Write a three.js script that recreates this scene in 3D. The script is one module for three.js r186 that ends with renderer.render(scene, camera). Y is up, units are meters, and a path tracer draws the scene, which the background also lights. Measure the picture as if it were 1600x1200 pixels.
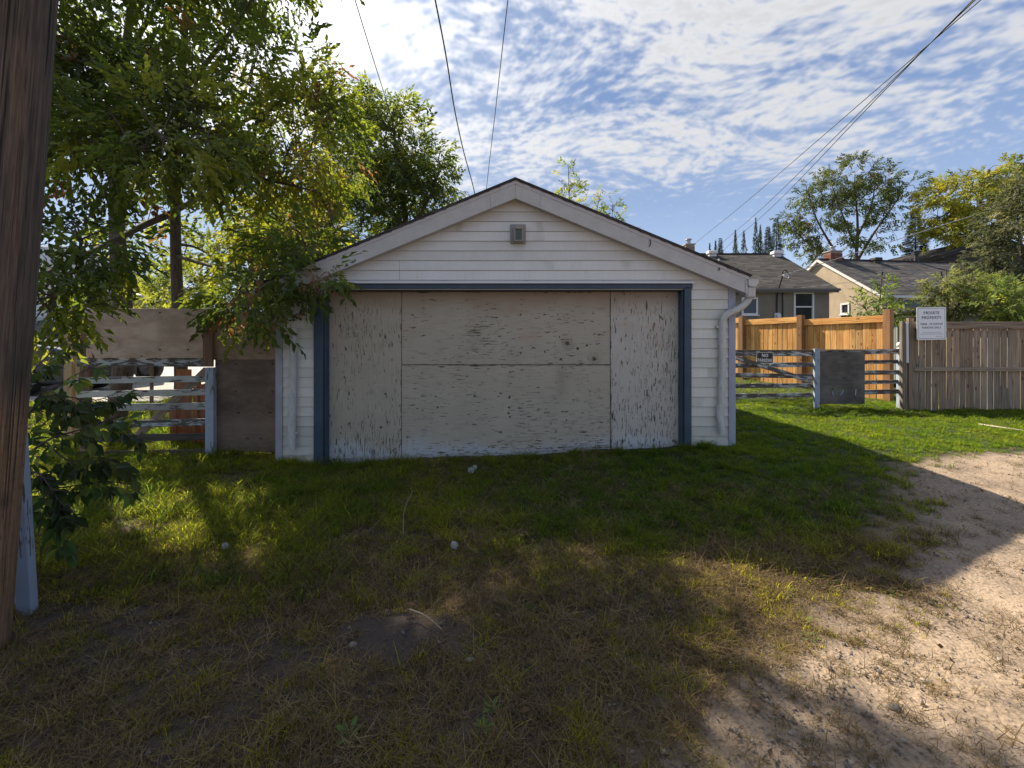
import * as THREE from 'three';
import { ConvexGeometry } from 'three/addons/geometries/ConvexGeometry.js';
import * as BGU from 'three/addons/utils/BufferGeometryUtils.js';

// ---------------------------------------------------------------- camera, sky, sun, exposure
const EYE = 1.43, F = 711, HX = 800, HY = 540;
const scene = new THREE.Scene();
const camera = new THREE.PerspectiveCamera(2 * Math.atan(600 / F) * 180 / Math.PI, 4 / 3, 0.05, 3000);
camera.position.set(0, EYE, 0);
camera.lookAt(0, EYE, -10);
camera.setViewOffset(1600, 1200, 0, 60, 1600, 1200);          // rising-lens shift: level camera, horizon above the middle
camera.updateProjectionMatrix();
const renderer = new THREE.WebGLRenderer({ antialias: true });
renderer.setSize(1024, 768);
renderer.toneMapping = THREE.LinearToneMapping;
renderer.toneMappingExposure = 2.2;
renderer.shadowMap.enabled = true;
const SUN = new THREE.Vector3(-0.665, 1, -0.82).normalize();
const sun = new THREE.DirectionalLight(new THREE.Color().setRGB(1, 0.89, 0.72), 5);
sun.position.copy(SUN).multiplyScalar(80); sun.target.position.set(0, 0, -8);
sun.position.add(sun.target.position);
sun.castShadow = true; sun.shadow.mapSize.set(4096, 4096); sun.shadow.radius = 1.1;
Object.assign(sun.shadow.camera, { left: -40, right: 40, top: 40, bottom: -40, near: 1, far: 200 });
scene.add(sun, sun.target);

// ---------------------------------------------------------------- random, noise
function rng(seed) { let s = seed >>> 0; return () => { s = (s + 0x6d2b79f5) | 0; let t = Math.imul(s ^ (s >>> 15), 1 | s); t = (t + Math.imul(t ^ (t >>> 7), 61 | t)) ^ t; return ((t ^ (t >>> 14)) >>> 0) / 4294967296; }; }
const R0 = rng(7);
const PERM = new Uint8Array(512); { const p = []; for (let i = 0; i < 256; i++) p.push(i); for (let i = 255; i > 0; i--) { const j = Math.floor(R0() * (i + 1)); const t = p[i]; p[i] = p[j]; p[j] = t; } for (let i = 0; i < 512; i++) PERM[i] = p[i & 255]; }
const GX = new Float32Array(256), GY = new Float32Array(256); for (let i = 0; i < 256; i++) { GX[i] = Math.cos(i * 2.39996) * 1.5; GY[i] = Math.sin(i * 2.39996) * 1.5; }
function pn(x, y) {                                              // gradient noise, about -1..1
  const ix = Math.floor(x), iy = Math.floor(y), fx = x - ix, fy = y - iy, X = ix & 255, Y = iy & 255;
  const u = fx * fx * fx * (fx * (fx * 6 - 15) + 10), v = fy * fy * fy * (fy * (fy * 6 - 15) + 10);
  const a = PERM[PERM[X] + Y], b = PERM[PERM[X + 1 & 255] + Y], c = PERM[PERM[X] + (Y + 1 & 255)], d = PERM[PERM[X + 1 & 255] + (Y + 1 & 255)];
  const n0 = GX[a] * fx + GY[a] * fy, n1 = GX[b] * (fx - 1) + GY[b] * fy, n2 = GX[c] * fx + GY[c] * (fy - 1), n3 = GX[d] * (fx - 1) + GY[d] * (fy - 1);
  const p = n0 + (n1 - n0) * u, q = n2 + (n3 - n2) * u; return p + (q - p) * v;
}
function fbm(x, y, o = 4) { let s = 0, a = 0.5; for (let i = 0; i < o; i++) { s += a * pn(x, y); x = x * 2.03 + 17.3; y = y * 2.03 - 9.1; a *= 0.5; } return s; }
const clamp = (x, a = 0, b = 1) => Math.min(b, Math.max(a, x)), S = (a, b, x) => { const t = clamp((x - a) / (b - a)); return t * t * (3 - 2 * t); }, mix = (a, b, t) => a + (b - a) * t;
const mix3 = (a, b, t) => [mix(a[0], b[0], t), mix(a[1], b[1], t), mix(a[2], b[2], t)];

// ---------------------------------------------------------------- the sky: blue air with a broken sheet of altocumulus
{
  const W = 3072, H = 1536, data = new Float32Array(W * H * 4), K = 1 / 2.36;
  for (let j = 0; j < H; j++) {
    const el = ((j + 0.5) / H - 0.5) * Math.PI, y = Math.sin(el), ce = Math.cos(el);
    for (let i = 0; i < W; i++) {
      const o = (j * W + i) * 4; let r, g, b;
      // three's equirect: u = atan2(z, x) / 2pi + 0.5
      const az = ((i + 0.5) / W - 0.5) * 2 * Math.PI, x = Math.cos(az) * ce, z = Math.sin(az) * ce;
      const cs = x * SUN.x + y * SUN.y + z * SUN.z, glow = Math.pow(Math.max(0, cs), 7), near = Math.pow(Math.max(0, cs), 40);
      if (y < 0) { const t = S(0, -0.06, y); r = mix(0.42, 0.10, t); g = mix(0.52, 0.10, t); b = mix(0.6, 0.075, t); }
      else {
        const h = Math.pow(1 - y, 3.4);                          // paler towards the horizon
        r = mix(0.095, 0.86, h); g = mix(0.22, 1.06, h); b = mix(0.53, 1.32, h);
        r += 0.34 * glow + 1.2 * near; g += 0.36 * glow + 1.15 * near; b += 0.34 * glow + 1.0 * near;
        if (y > 0.06) {
          const u = x / y, v = z / y, q = 1 / y;
          const wx = fbm(u * 0.9 + 3, v * 0.9, 2) * 0.35, wz = fbm(u * 0.9, v * 0.9 + 11, 2) * 0.35;
          const big = fbm(u * 0.55 + 1.7, v * 0.75 - 2.4, 3), U = u + wx - v * 0.12, V = v + wz;
          let n = fbm(U * 3.2 + 5, V * 5.0 + 1, 2) * 0.55 + fbm(U * 12 + 21, V * 16, 3) * 0.72 + fbm(U * 36, V * 44, 2) * 0.28;
          const edge = S(4.6, 2.2, q + big * 1.6);                // the sheet ends low over the houses
          const cov = -0.10 - 1.25 * big - 0.30 * glow + (1 - edge) * 0.75;
          const a = S(cov - 0.26, cov + 0.52, n) * S(0.06, 0.2, y);
          const thick = S(cov + 0.1, cov + 0.95, n), veil = 0.30 * S(-0.4, 0.7, big + glow * 0.6) * edge;
          const cl = 0.87 - 0.15 * thick + 0.75 * glow + 1.6 * near, al = clamp(a * 0.9 + veil);
          r = mix(r, cl * 0.975, al); g = mix(g, cl * 0.985, al); b = mix(b, cl * 1.02, al);
        }
      }
      data[o] = r * K; data[o + 1] = g * K; data[o + 2] = b * K; data[o + 3] = 1;
    }
  }
  const t = new THREE.DataTexture(data, W, H, THREE.RGBAFormat, THREE.FloatType);
  t.mapping = THREE.EquirectangularReflectionMapping; t.magFilter = THREE.LinearFilter; t.minFilter = THREE.LinearFilter; t.wrapS = THREE.RepeatWrapping; t.needsUpdate = true;
  scene.background = t; scene.environment = t;
}

// ---------------------------------------------------------------- helpers
const P = (px, py, d) => [(px - HX) / F * d, EYE + (HY - py) / F * d, -d];     // a direction and a distance into the place -> a point in metres
const V3 = (a) => new THREE.Vector3(a[0], a[1], a[2]);
const used = {};
function numbered(n) { const k = used[n] = (used[n] ?? -1) + 1; return k ? n + '_' + String(k).padStart(3, '0') : n; }
function tag(o, label, category, group, kind) { if (label) o.userData.label = label; if (category) o.userData.category = category; if (group) o.userData.group = group; if (kind) o.userData.kind = kind; return o; }
function thing(name, label, category, pos = [0, 0, 0], turn = 0, group) { const o = new THREE.Group(); o.name = numbered(name); o.position.set(...pos); o.rotation.y = turn; scene.add(o); return tag(o, label, category, group); }
function obj(name, geo, mat, parent) {
  if (Array.isArray(geo)) geo = merge(geo);
  const m = new THREE.Mesh(geo, mat); m.castShadow = m.receiveShadow = true;
  m.name = parent ? name : numbered(name); (parent ?? scene).add(m); return m;
}
function merge(list) {
  list = list.map((g) => (g.index ? g.toNonIndexed() : g));
  const keys = ['position', 'normal', 'uv', 'color'].filter((k) => list.every((g) => g.attributes[k]));
  for (const g of list) for (const k of Object.keys(g.attributes)) if (!keys.includes(k)) g.deleteAttribute(k);
  return BGU.mergeGeometries(list);
}
function copyOf(src, label) { const c = src.clone(); c.name = numbered(src.name.replace(/_\d{3}$/, '')); c.userData = { ...src.userData }; if (label) c.userData.label = label; scene.add(c); return c; }
// texture coordinates in metres by the face's main direction; v runs along the grain axis
function boxUV(g, grain = 'y', ou = 0, ov = 0, scale = 1) {
  if (g.index) g = g.toNonIndexed();
  const p = g.attributes.position, n = g.attributes.normal, uv = new Float32Array(p.count * 2), k = { x: 0, y: 1, z: 2 }[grain];
  for (let i = 0; i < p.count; i += 3) {
    const nn = [Math.abs(n.getX(i)), Math.abs(n.getY(i)), Math.abs(n.getZ(i))], m = nn.indexOf(Math.max(...nn));
    const rest = [0, 1, 2].filter((a) => a !== m), va = rest.includes(k) ? k : rest[1], ua = rest.find((a) => a !== va);
    for (let j = i; j < i + 3; j++) { const c = [p.getX(j), p.getY(j), p.getZ(j)]; uv[j * 2] = c[ua] * scale + ou; uv[j * 2 + 1] = c[va] * scale + ov; }
  }
  g.setAttribute('uv', new THREE.BufferAttribute(uv, 2)); return g;
}
function tint(g, c) { const n = g.attributes.position.count, a = new Float32Array(n * 3); for (let i = 0; i < n; i++) { a[i * 3] = c[0]; a[i * 3 + 1] = c[1]; a[i * 3 + 2] = c[2]; } g.setAttribute('color', new THREE.BufferAttribute(a, 3)); return g; }
// chamfered box, centred
function cbox(w, h, t, c = 0.004, grain = 'y', ou = 0, ov = 0) {
  const pts = [], a = w / 2, b = h / 2, e = t / 2; c = Math.min(c, a * 0.45, b * 0.45, e * 0.45);
  for (const sx of [-1, 1]) for (const sy of [-1, 1]) for (const sz of [-1, 1]) pts.push(new THREE.Vector3(sx * (a - c), sy * (b - c), sz * e), new THREE.Vector3(sx * (a - c), sy * b, sz * (e - c)), new THREE.Vector3(sx * a, sy * (b - c), sz * (e - c)));
  return boxUV(new ConvexGeometry(pts), grain, ou, ov);
}
const box = (w, h, t, grain = 'y', ou = 0, ov = 0) => boxUV(new THREE.BoxGeometry(w, h, t), grain, ou, ov);
// a weathered plank along y, a little warped, with its own piece of the grain and its own tone
const RP = rng(99);
function plank(w, h, t, { grain = 'y', tone = 1, spread = 0.18, warp = 0.006, hue = 0.05 } = {}) {
  const g = cbox(w, h, t, 0.003, grain, RP() * 3, RP() * 3), p = g.attributes.position, a = (RP() - 0.5) * warp, b = (RP() - 0.5) * warp, L = grain === 'x' ? w : h;
  for (let i = 0; i < p.count; i++) { const s = (grain === 'x' ? p.getX(i) : p.getY(i)) / L; p.setZ(i, p.getZ(i) + a * s * 2 + b * (s * s * 4 - 1)); }
  g.computeVertexNormals();
  const k = tone * (1 + (RP() - 0.5) * 2 * spread), hh = (RP() - 0.5) * 2 * hue;
  return tint(g, [k * (1 + hh), k, k * (1 - hh)]);
}
const move = (g, x, y, z) => g.translate(x, y, z);
function tube(pts, r, seg = 12, rad = 6, r1 = r) {
  const v = pts.map((p) => (p.isVector3 ? p : V3(p))), c = new THREE.CatmullRomCurve3(v), g = new THREE.TubeGeometry(c, seg, 1, rad, false), p = g.attributes.position, q = new THREE.Vector3();
  for (let i = 0; i <= seg; i++) { c.getPointAt(i / seg, q); const k = mix(r, r1, i / seg); for (let j = 0; j <= rad; j++) { const n = i * (rad + 1) + j; p.setXYZ(n, q.x + (p.getX(n) - q.x) * k, q.y + (p.getY(n) - q.y) * k, q.z + (p.getZ(n) - q.z) * k); } }
  const uv = g.attributes.uv, len = c.getLength(); for (let n = 0; n < uv.count; n++) uv.setXY(n, uv.getY(n), uv.getX(n) * len);
  return g;
}
function prism(pts, depth) { const s = new THREE.Shape(pts.map((p) => new THREE.Vector2(p[0], p[1]))); return new THREE.ExtrudeGeometry(s, { depth, bevelEnabled: false }); }

// ---------------------------------------------------------------- computed materials
const enc = (v) => { v = clamp(v); return Math.round(255 * (v <= 0.0031308 ? v * 12.92 : 1.055 * Math.pow(v, 1 / 2.4) - 0.055)); };
const ENC = new Uint8Array(4097); for (let i = 0; i <= 4096; i++) ENC[i] = enc(i / 4096);
function tex(w, h, fn, { rep = [1, 1], gray = false, mirror = true } = {}) {
  const d = new Uint8Array(w * h * 4);
  for (let y = 0; y < h; y++) for (let x = 0; x < w; x++) {
    const c = fn(x, y), o = (y * w + x) * 4;
    if (gray) d[o] = d[o + 1] = d[o + 2] = Math.round(clamp(c) * 255); else { d[o] = ENC[Math.round(clamp(c[0]) * 4096)]; d[o + 1] = ENC[Math.round(clamp(c[1]) * 4096)]; d[o + 2] = ENC[Math.round(clamp(c[2]) * 4096)]; }
    d[o + 3] = 255;
  }
  const t = new THREE.DataTexture(d, w, h, THREE.RGBAFormat); t.magFilter = THREE.LinearFilter; t.minFilter = THREE.LinearMipmapLinearFilter; t.generateMipmaps = true;
  t.wrapS = t.wrapT = mirror ? THREE.MirroredRepeatWrapping : THREE.RepeatWrapping; t.repeat.set(...rep); if (!gray) t.colorSpace = THREE.SRGBColorSpace; t.needsUpdate = true; return t;
}
const std = (o) => new THREE.MeshStandardMaterial({ roughness: 0.85, metalness: 0, ...o });
const rgb = (r, g, b) => new THREE.Color().setRGB(r, g, b);
// sawn wood: fine grain along v; a tile is 0.4 m across and 1.6 m along
function woodTex(cA, cB, { knots = 5, crack = 0.35, seed = 1, streak = 1, w = 256, h = 512 } = {}) {
  const r = rng(seed), K = []; for (let i = 0; i < knots; i++) K.push([r() * 0.4, r() * 1.6, 0.006 + r() * 0.012]);
  const so = seed * 13.7;
  return tex(w, h, (x, y) => {
    const X = x / w * 0.4, Y = y / h * 1.6; let kx = 0, kd = 0;
    for (const k of K) { const dx = X - k[0], dy = (Y - k[1]) * 0.45, d = Math.sqrt(dx * dx + dy * dy); kx += Math.exp(-d * d / 0.0012) * dx * 0.8; kd = Math.max(kd, S(k[2] * 1.5, k[2] * 0.5, d)); }
    const gx = X + kx, a = fbm(gx * 55 + so, Y * 1.6, 3), b = pn(gx * 210 + so, Y * 5), c = fbm(X * 6 + so, Y * 1.1 + so, 3);
    let t = clamp(0.5 + a * 0.75 * streak + b * 0.28 + c * 0.6); let col = mix3(cA, cB, t);
    const cr = S(0.52, 0.66, pn(gx * 90 + 40 + so, Y * 2.2)) * crack; col = col.map((v) => v * (1 - cr));
    return mix3(col, [cA[0] * 0.4, cA[1] * 0.33, cA[2] * 0.3], kd * 0.9);
  }, { rep: [1 / 0.4, 1 / 1.6] });
}
const woodMat = (cA, cB, o, m = {}) => { const t = woodTex(cA, cB, o); return std({ map: t, bumpMap: t, bumpScale: 0.0025, vertexColors: true, roughness: 0.9, ...m }); };
const M = {};
M.cedar = woodMat([0.42, 0.18, 0.042], [0.78, 0.44, 0.145], { seed: 3, knots: 6, crack: 0.4, streak: 1.5 });
M.greyWood = woodMat([0.135, 0.098, 0.068], [0.36, 0.275, 0.195], { seed: 5, knots: 5, crack: 0.5 });
M.darkWood = woodMat([0.045, 0.035, 0.028], [0.12, 0.095, 0.075], { seed: 8, crack: 0.55 });
M.newWood = woodMat([0.42, 0.28, 0.14], [0.58, 0.42, 0.24], { seed: 11, crack: 0.1 });
M.brownWood = woodMat([0.12, 0.07, 0.045], [0.26, 0.16, 0.10], { seed: 14, crack: 0.3 });
// flaking paint over grey wood; cover = how much paint is left
function paintTex(paint, wood, cover, seed, w = 512, h = 512, X = 0.8, Y = 1.6) {
  const so = seed * 7.31;
  return tex(w, h, (x, y) => {
    const a = x / w * X, b = y / h * Y, n = fbm(a * 16 + so, b * 4.5, 4) + 0.35 * pn(a * 120 + so, b * 9) + 0.18 * fbm(a * 60, b * 30 + so, 2);
    const g = 0.75 + 0.5 * (0.5 + 0.5 * pn(a * 150 + so, b * 4)), t = S(cover - 0.06, cover + 0.06, n * 0.9 + 0.5), dirt = 0.85 + 0.25 * fbm(a * 5 + so, b * 3, 3);
    return mix3(wood.map((v) => v * g), paint.map((v) => v * dirt), 1 - t);
  }, { rep: [1 / X, 1 / Y] });
}
const paintMat = (...a) => { const t = paintTex(...a); return std({ map: t, bumpMap: t, bumpScale: 0.0015, vertexColors: true }); };
M.flakeDark = paintMat([0.50, 0.51, 0.49], [0.10, 0.08, 0.065], 0.40, 2);
M.flakeMost = paintMat([0.50, 0.52, 0.48], [0.10, 0.08, 0.065], 0.70, 4);
M.flakeBlue = paintMat([0.36, 0.43, 0.53], [0.11, 0.095, 0.08], 0.84, 6);
M.greyTrim = paintMat([0.40, 0.41, 0.47], [0.2, 0.18, 0.17], 1.05, 9);
// weathered plywood with its wild rotary grain and knots
function plyTex(cA, cB, seed) {
  const r = rng(seed), K = []; for (let i = 0; i < 26; i++) K.push([r() * 2.4, r() * 1.2, 0.006 + r() * 0.016]);
  return tex(1024, 512, (x, y) => {
    const X = x / 1024 * 2.4, Y = y / 512 * 1.2; let kd = 0, pull = 0;
    for (const k of K) { const dx = (X - k[0]) * 0.55, dy = Y - k[1], d = Math.sqrt(dx * dx + dy * dy); kd = Math.max(kd, S(k[2], k[2] * 0.35, d)); pull += 0.05 * Math.exp(-d * d / 0.004); }
    const f = fbm(X * 1.2 + seed, Y * 4 + seed, 3) * 0.5 + pull * 3, ring = Math.sin((Y * 26 + f * 26) * 1.3), line = pn(X * 5, (Y * 60 + f * 30)) * 0.5;
    const t = clamp(0.5 + ring * 0.08 + line * 0.34 + fbm(X * 2 + seed, Y * 3, 4) * 0.9 + pn(X * 30, Y * 320) * 0.1);
    return mix3(mix3(cA, cB, t), [0.035, 0.026, 0.02], kd * 0.85);
  }, { rep: [1 / 2.4, 1 / 1.2] });
}
const plyMat = (a, b, s) => { const t = plyTex(a, b, s); return std({ map: t, bumpMap: t, bumpScale: 0.002, vertexColors: true }); };
M.ply = plyMat([0.30, 0.205, 0.14], [0.60, 0.46, 0.345], 21);
M.plyDark = plyMat([0.085, 0.055, 0.038], [0.20, 0.14, 0.10], 33);
M.plyBlack = plyMat([0.06, 0.05, 0.042], [0.175, 0.15, 0.125], 45);
// metal, plastic, glass
M.white = std({ color: rgb(0.62, 0.62, 0.64), roughness: 0.5, bumpMap: tex(128, 128, (x, y) => 0.5 + 0.5 * fbm(x / 20, y / 20, 3), { gray: true, rep: [2, 2] }), bumpScale: 0.002 });
M.pipe = std({ map: tex(128, 512, (x, y) => { const s = 0.85 + 0.25 * fbm(x / 14, y / 60, 3) - 0.25 * S(0.25, 0.5, fbm(x / 9 + 4, y / 22, 3)); return [0.54 * s, 0.53 * s, 0.505 * s]; }, { rep: [1, 1] }), roughness: 0.5 });
M.black = std({ color: rgb(0.02, 0.02, 0.022), roughness: 0.6 });
M.dark = std({ color: rgb(0.035, 0.035, 0.035), roughness: 0.9 });
M.steel = std({ color: rgb(0.35, 0.35, 0.36), roughness: 0.45, metalness: 0.7 });
M.glass = new THREE.MeshPhysicalMaterial({ color: rgb(0.03, 0.035, 0.04), roughness: 0.04, specularIntensity: 1, ior: 1.5 });
M.wire = std({ color: rgb(0.02, 0.02, 0.025), roughness: 0.6 });
M.paleWire = std({ color: rgb(0.36, 0.35, 0.34), roughness: 0.6 });
M.rubber = std({ color: rgb(0.025, 0.025, 0.025), roughness: 0.9 });
// ---------------------------------------------------------------- the ground
const elevM = (x, d) => 0.17 * S(-1.3, 2.9, x) * S(2.6, 5.6, d) + 0.05 * S(6, 9.5, d) * S(2, 4, x) + 0.22 * S(9.5, 14, d) * S(2, 6, x) + 0.3 * S(6.9, 8.4, d) * S(-3.4, -5.2, x) - 0.04 * S(-1, -2.4, x) * S(4, 5.6, d) * S(7, 6, d);
const elev = (x, d) => {
  const far = S(26, 16, d) * S(22, 14, Math.abs(x));
  let e = elevM(x, d) + far * (0.05 * fbm(x * 0.7, d * 0.7, 3) + 0.022 * fbm(x * 3.1, d * 3.1, 3));
  e += 0.05 * Math.exp(-(((x + 0.52) / 0.28) ** 2 + ((d - 2.25) / 0.16) ** 2));         // little mound of bare soil
  return e;
};
// how bare, how dry and how long the growth is at a spot
const roadEdge = (d) => d < 1.7 ? 0.45 + (d - 1.7) * 0.7 : d < 2.64 ? mix(0.45, 1.95, (d - 1.7) / 0.94) : d < 3.7 ? mix(1.95, 3.0, (d - 2.64) / 1.06) : d < 5.0 ? mix(3.0, 4.15, (d - 3.7) / 1.3) : mix(4.15, 8.6, (d - 5.0) / 1.0);
function bare(x, d) {                                             // 1 = bare earth
  const n = fbm(x * 1.5 + 4, d * 1.5, 3), m = fbm(x * 5, d * 5 + 3, 3);
  let b = S(-0.75, 0.65, x - roadEdge(d) + n * 0.85 + m * 0.75);
  if (d > 6.2) b = 0;
  const spot = (cx, cd, rx, rd, k = 1) => { const q = ((x - cx) / rx) ** 2 + ((d - cd) / rd) ** 2; return k * S(1.25, 0.35, q + n * 0.9 + m * 0.9); };
  b = Math.max(b, spot(-0.52, 2.22, 0.42, 0.24), spot(-3.0, 4.9, 0.5, 0.55, 0.8), spot(-3.05, 3.55, 0.42, 0.25, 0.75), spot(-2.15, 2.35, 0.55, 0.22, 0.85), spot(-1.25, 2.05, 0.5, 0.2, 0.8), spot(-0.9, 3.3, 0.5, 0.2, 0.5), spot(0.62, 2.45, 0.6, 0.2, 0.6));
  const front = S(2.9, 1.6, d) * S(-0.35, 0.35, m + n * 0.7 + 0.1); b = Math.max(b, 0.75 * front);
  b = Math.max(b, 0.8 * S(0.1, 0.45, fbm(x * 2.3 + 9, d * 2.3, 3)) * S(4.4, 3.2, d) * S(1.5, -1, x));
  return clamp(b);
}
const driveD = (x, d) => d > 8.8 && d < 34 && x < -6.8 - (d - 8.7) * 0.5;
const dry = (x, d) => clamp(0.25 + 0.75 * S(4.2, 2.0, d) + 0.75 * fbm(x * 1.7, d * 1.7 + 8, 3) - 0.75 * S(-0.5, 1.2, x) * S(3.0, 3.9, d) + 0.55 * S(-1.0, 0.3, x - roadEdge(d)) * S(6, 5, d));
const inGarage = (x, d) => x > -2.95 && x < 2.8 && d > 5.58 && d < 12.4;
{
  const axis = (list) => { const o = []; for (const [a, b, n] of list) for (let i = 0; i < n; i++) o.push(a + (b - a) * i / n); o.push(list[list.length - 1][1]); return o; };
  const xs = axis([[-900, -120, 8], [-120, -30, 12], [-30, -9, 28], [-9, -4, 40], [-4, 6, 230], [6, 10, 50], [10, 30, 28], [30, 120, 12], [120, 900, 8]]);
  const ds = axis([[-200, -8, 8], [-8, 0.6, 20], [0.6, 5, 130], [5, 12, 90], [12, 32, 36], [32, 120, 12], [120, 1500, 12]]);
  const nx = xs.length, nd = ds.length, pos = new Float32Array(nx * nd * 3), col = new Float32Array(nx * nd * 3), uv = new Float32Array(nx * nd * 2), idx = [];
  for (let j = 0; j < nd; j++) for (let i = 0; i < nx; i++) {
    const k = j * nx + i, x = xs[i], d = ds[j]; let e = elev(x, d);
    if (x > -4 && x < 7 && d > 0.6 && d < 6) e += 0.010 * fbm(x * 9, d * 9, 3) + 0.005 * pn(x * 26, d * 26);
    pos.set([x, e, -d], k * 3); uv.set([x / 2.2, d / 2.2], k * 2);
    const b = bare(x, d), w = dry(x, d), n = fbm(x * 2.2, d * 2.2, 4), road = S(-0.5, 0.7, x - roadEdge(d)) * S(6.4, 5.6, d);
    const soil = mix3([0.058, 0.041, 0.029], [0.30, 0.225, 0.158], road), thatch = mix3([0.026, 0.036, 0.007], [0.066, 0.047, 0.026], w);
    let c = mix3(thatch, soil, S(0.25, 0.7, b + n * 0.3)).map((v) => v * (1 + n * 0.35));
    if (d > 2.0 && d < 2.5 && x > -0.9 && x < -0.1) c = mix3(c, [0.055, 0.038, 0.028], 0.7 * Math.exp(-(((x + 0.52) / 0.33) ** 2 + ((d - 2.24) / 0.17) ** 2)));
    if (d > 14) c = [0.07, 0.085, 0.03];
    col.set(c, k * 3);
  }
  for (let j = 0; j < nd - 1; j++) for (let i = 0; i < nx - 1; i++) { const a = j * nx + i, b = a + 1, c = a + nx, e = c + 1; idx.push(a, b, c, b, e, c); }
  const g = new THREE.BufferGeometry(); g.setAttribute('position', new THREE.BufferAttribute(pos, 3)); g.setAttribute('uv', new THREE.BufferAttribute(uv, 2)); g.setAttribute('color', new THREE.BufferAttribute(col, 3)); g.setIndex(idx); g.computeVertexNormals();
  const grit = tex(1024, 1024, (x, y) => { const X = x / 1024 * 2.2, Y = y / 1024 * 2.2; const s = 0.86 + 0.35 * fbm(X * 4, Y * 4, 3) + 0.45 * fbm(X * 40, Y * 40, 4) + 0.22 * S(0.45, 0.7, pn(X * 62 + 3, Y * 62)) - 0.36 * S(0.38, 0.6, pn(X * 48, Y * 48 + 9)); return [s, s * 0.985, s * 0.965]; }, {});
  const bump = tex(1024, 1024, (x, y) => { const X = x / 1024 * 2.2, Y = y / 1024 * 2.2; return 0.45 + 0.35 * fbm(X * 14, Y * 14, 4) + 0.3 * fbm(X * 60, Y * 60, 3) + 0.25 * S(0.4, 0.7, pn(X * 62 + 3, Y * 62)); }, { gray: true });
  tag(obj('ground', g, std({ map: grit, bumpMap: bump, bumpScale: 0.012, vertexColors: true, roughness: 0.95 })), null, null, null, 'structure');
}
// pale concrete drive beyond the left-hand gate
{
  const pts = [[-60, 9.2], [-6.8, 8.75], [-7.7, 11], [-12.5, 20], [-18, 33], [-60, 37]], g = new THREE.ShapeGeometry(new THREE.Shape(pts.map(([x, d]) => new THREE.Vector2(x, d))), 1), p = g.attributes.position;
  for (let i = 0; i < p.count; i++) p.setXYZ(i, p.getX(i), 0.36, -p.getY(i));
  g.computeVertexNormals(); const n = g.attributes.normal; for (let i = 0; i < n.count; i++) n.setXYZ(i, 0, 1, 0);
  const t = tex(512, 512, (x, y) => { const s = 0.9 + 0.35 * fbm(x / 60, y / 60, 4) + 0.15 * pn(x / 3, y / 3); return [0.38 * s, 0.355 * s, 0.32 * s]; }); t.repeat.set(0.25, 0.25);
  tag(obj('driveway', g, std({ map: t, roughness: 0.95 })), null, null, null, 'structure');
}

// ---------------------------------------------------------------- grass, dry thatch, weeds, litter, pebbles (nobody could count these)
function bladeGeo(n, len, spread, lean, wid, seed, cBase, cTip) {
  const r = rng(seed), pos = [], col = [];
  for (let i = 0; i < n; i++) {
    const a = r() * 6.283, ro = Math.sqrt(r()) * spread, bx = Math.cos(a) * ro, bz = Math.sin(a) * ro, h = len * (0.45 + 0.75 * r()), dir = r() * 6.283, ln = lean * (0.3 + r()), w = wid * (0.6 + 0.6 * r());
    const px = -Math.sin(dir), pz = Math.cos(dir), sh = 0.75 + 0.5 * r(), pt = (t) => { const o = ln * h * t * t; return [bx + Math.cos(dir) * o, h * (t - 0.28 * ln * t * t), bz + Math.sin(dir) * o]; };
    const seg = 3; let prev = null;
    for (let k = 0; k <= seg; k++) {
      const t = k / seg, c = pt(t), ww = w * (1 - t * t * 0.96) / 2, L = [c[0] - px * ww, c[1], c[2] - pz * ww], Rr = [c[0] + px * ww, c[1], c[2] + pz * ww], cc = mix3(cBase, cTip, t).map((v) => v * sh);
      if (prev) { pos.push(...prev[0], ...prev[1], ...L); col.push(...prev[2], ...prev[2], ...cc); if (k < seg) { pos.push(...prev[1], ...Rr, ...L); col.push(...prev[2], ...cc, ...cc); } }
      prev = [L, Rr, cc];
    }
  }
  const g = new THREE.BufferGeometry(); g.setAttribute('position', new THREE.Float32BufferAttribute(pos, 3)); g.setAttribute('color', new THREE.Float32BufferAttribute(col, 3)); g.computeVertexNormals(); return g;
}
function instanced(name, geo, mat, list, parent, label, kind = 'stuff') {   // list of {m: Matrix4, c: [r, g, b]}
  const im = new THREE.InstancedMesh(geo, mat, list.length), c = new THREE.Color();
  list.forEach((e, i) => { im.setMatrixAt(i, e.m); im.setColorAt(i, c.setRGB(...e.c)); });
  im.castShadow = im.receiveShadow = true; im.name = parent ? name : numbered(name); (parent ?? scene).add(im);
  if (kind) im.userData.kind = kind; if (label) im.userData.label = label; return im;
}
const leafMat = (o = {}) => new THREE.MeshPhysicalMaterial({ vertexColors: true, side: THREE.DoubleSide, roughness: 0.95, transmission: 0.5, thickness: 0, specularIntensity: 0.5, ...o });
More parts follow.
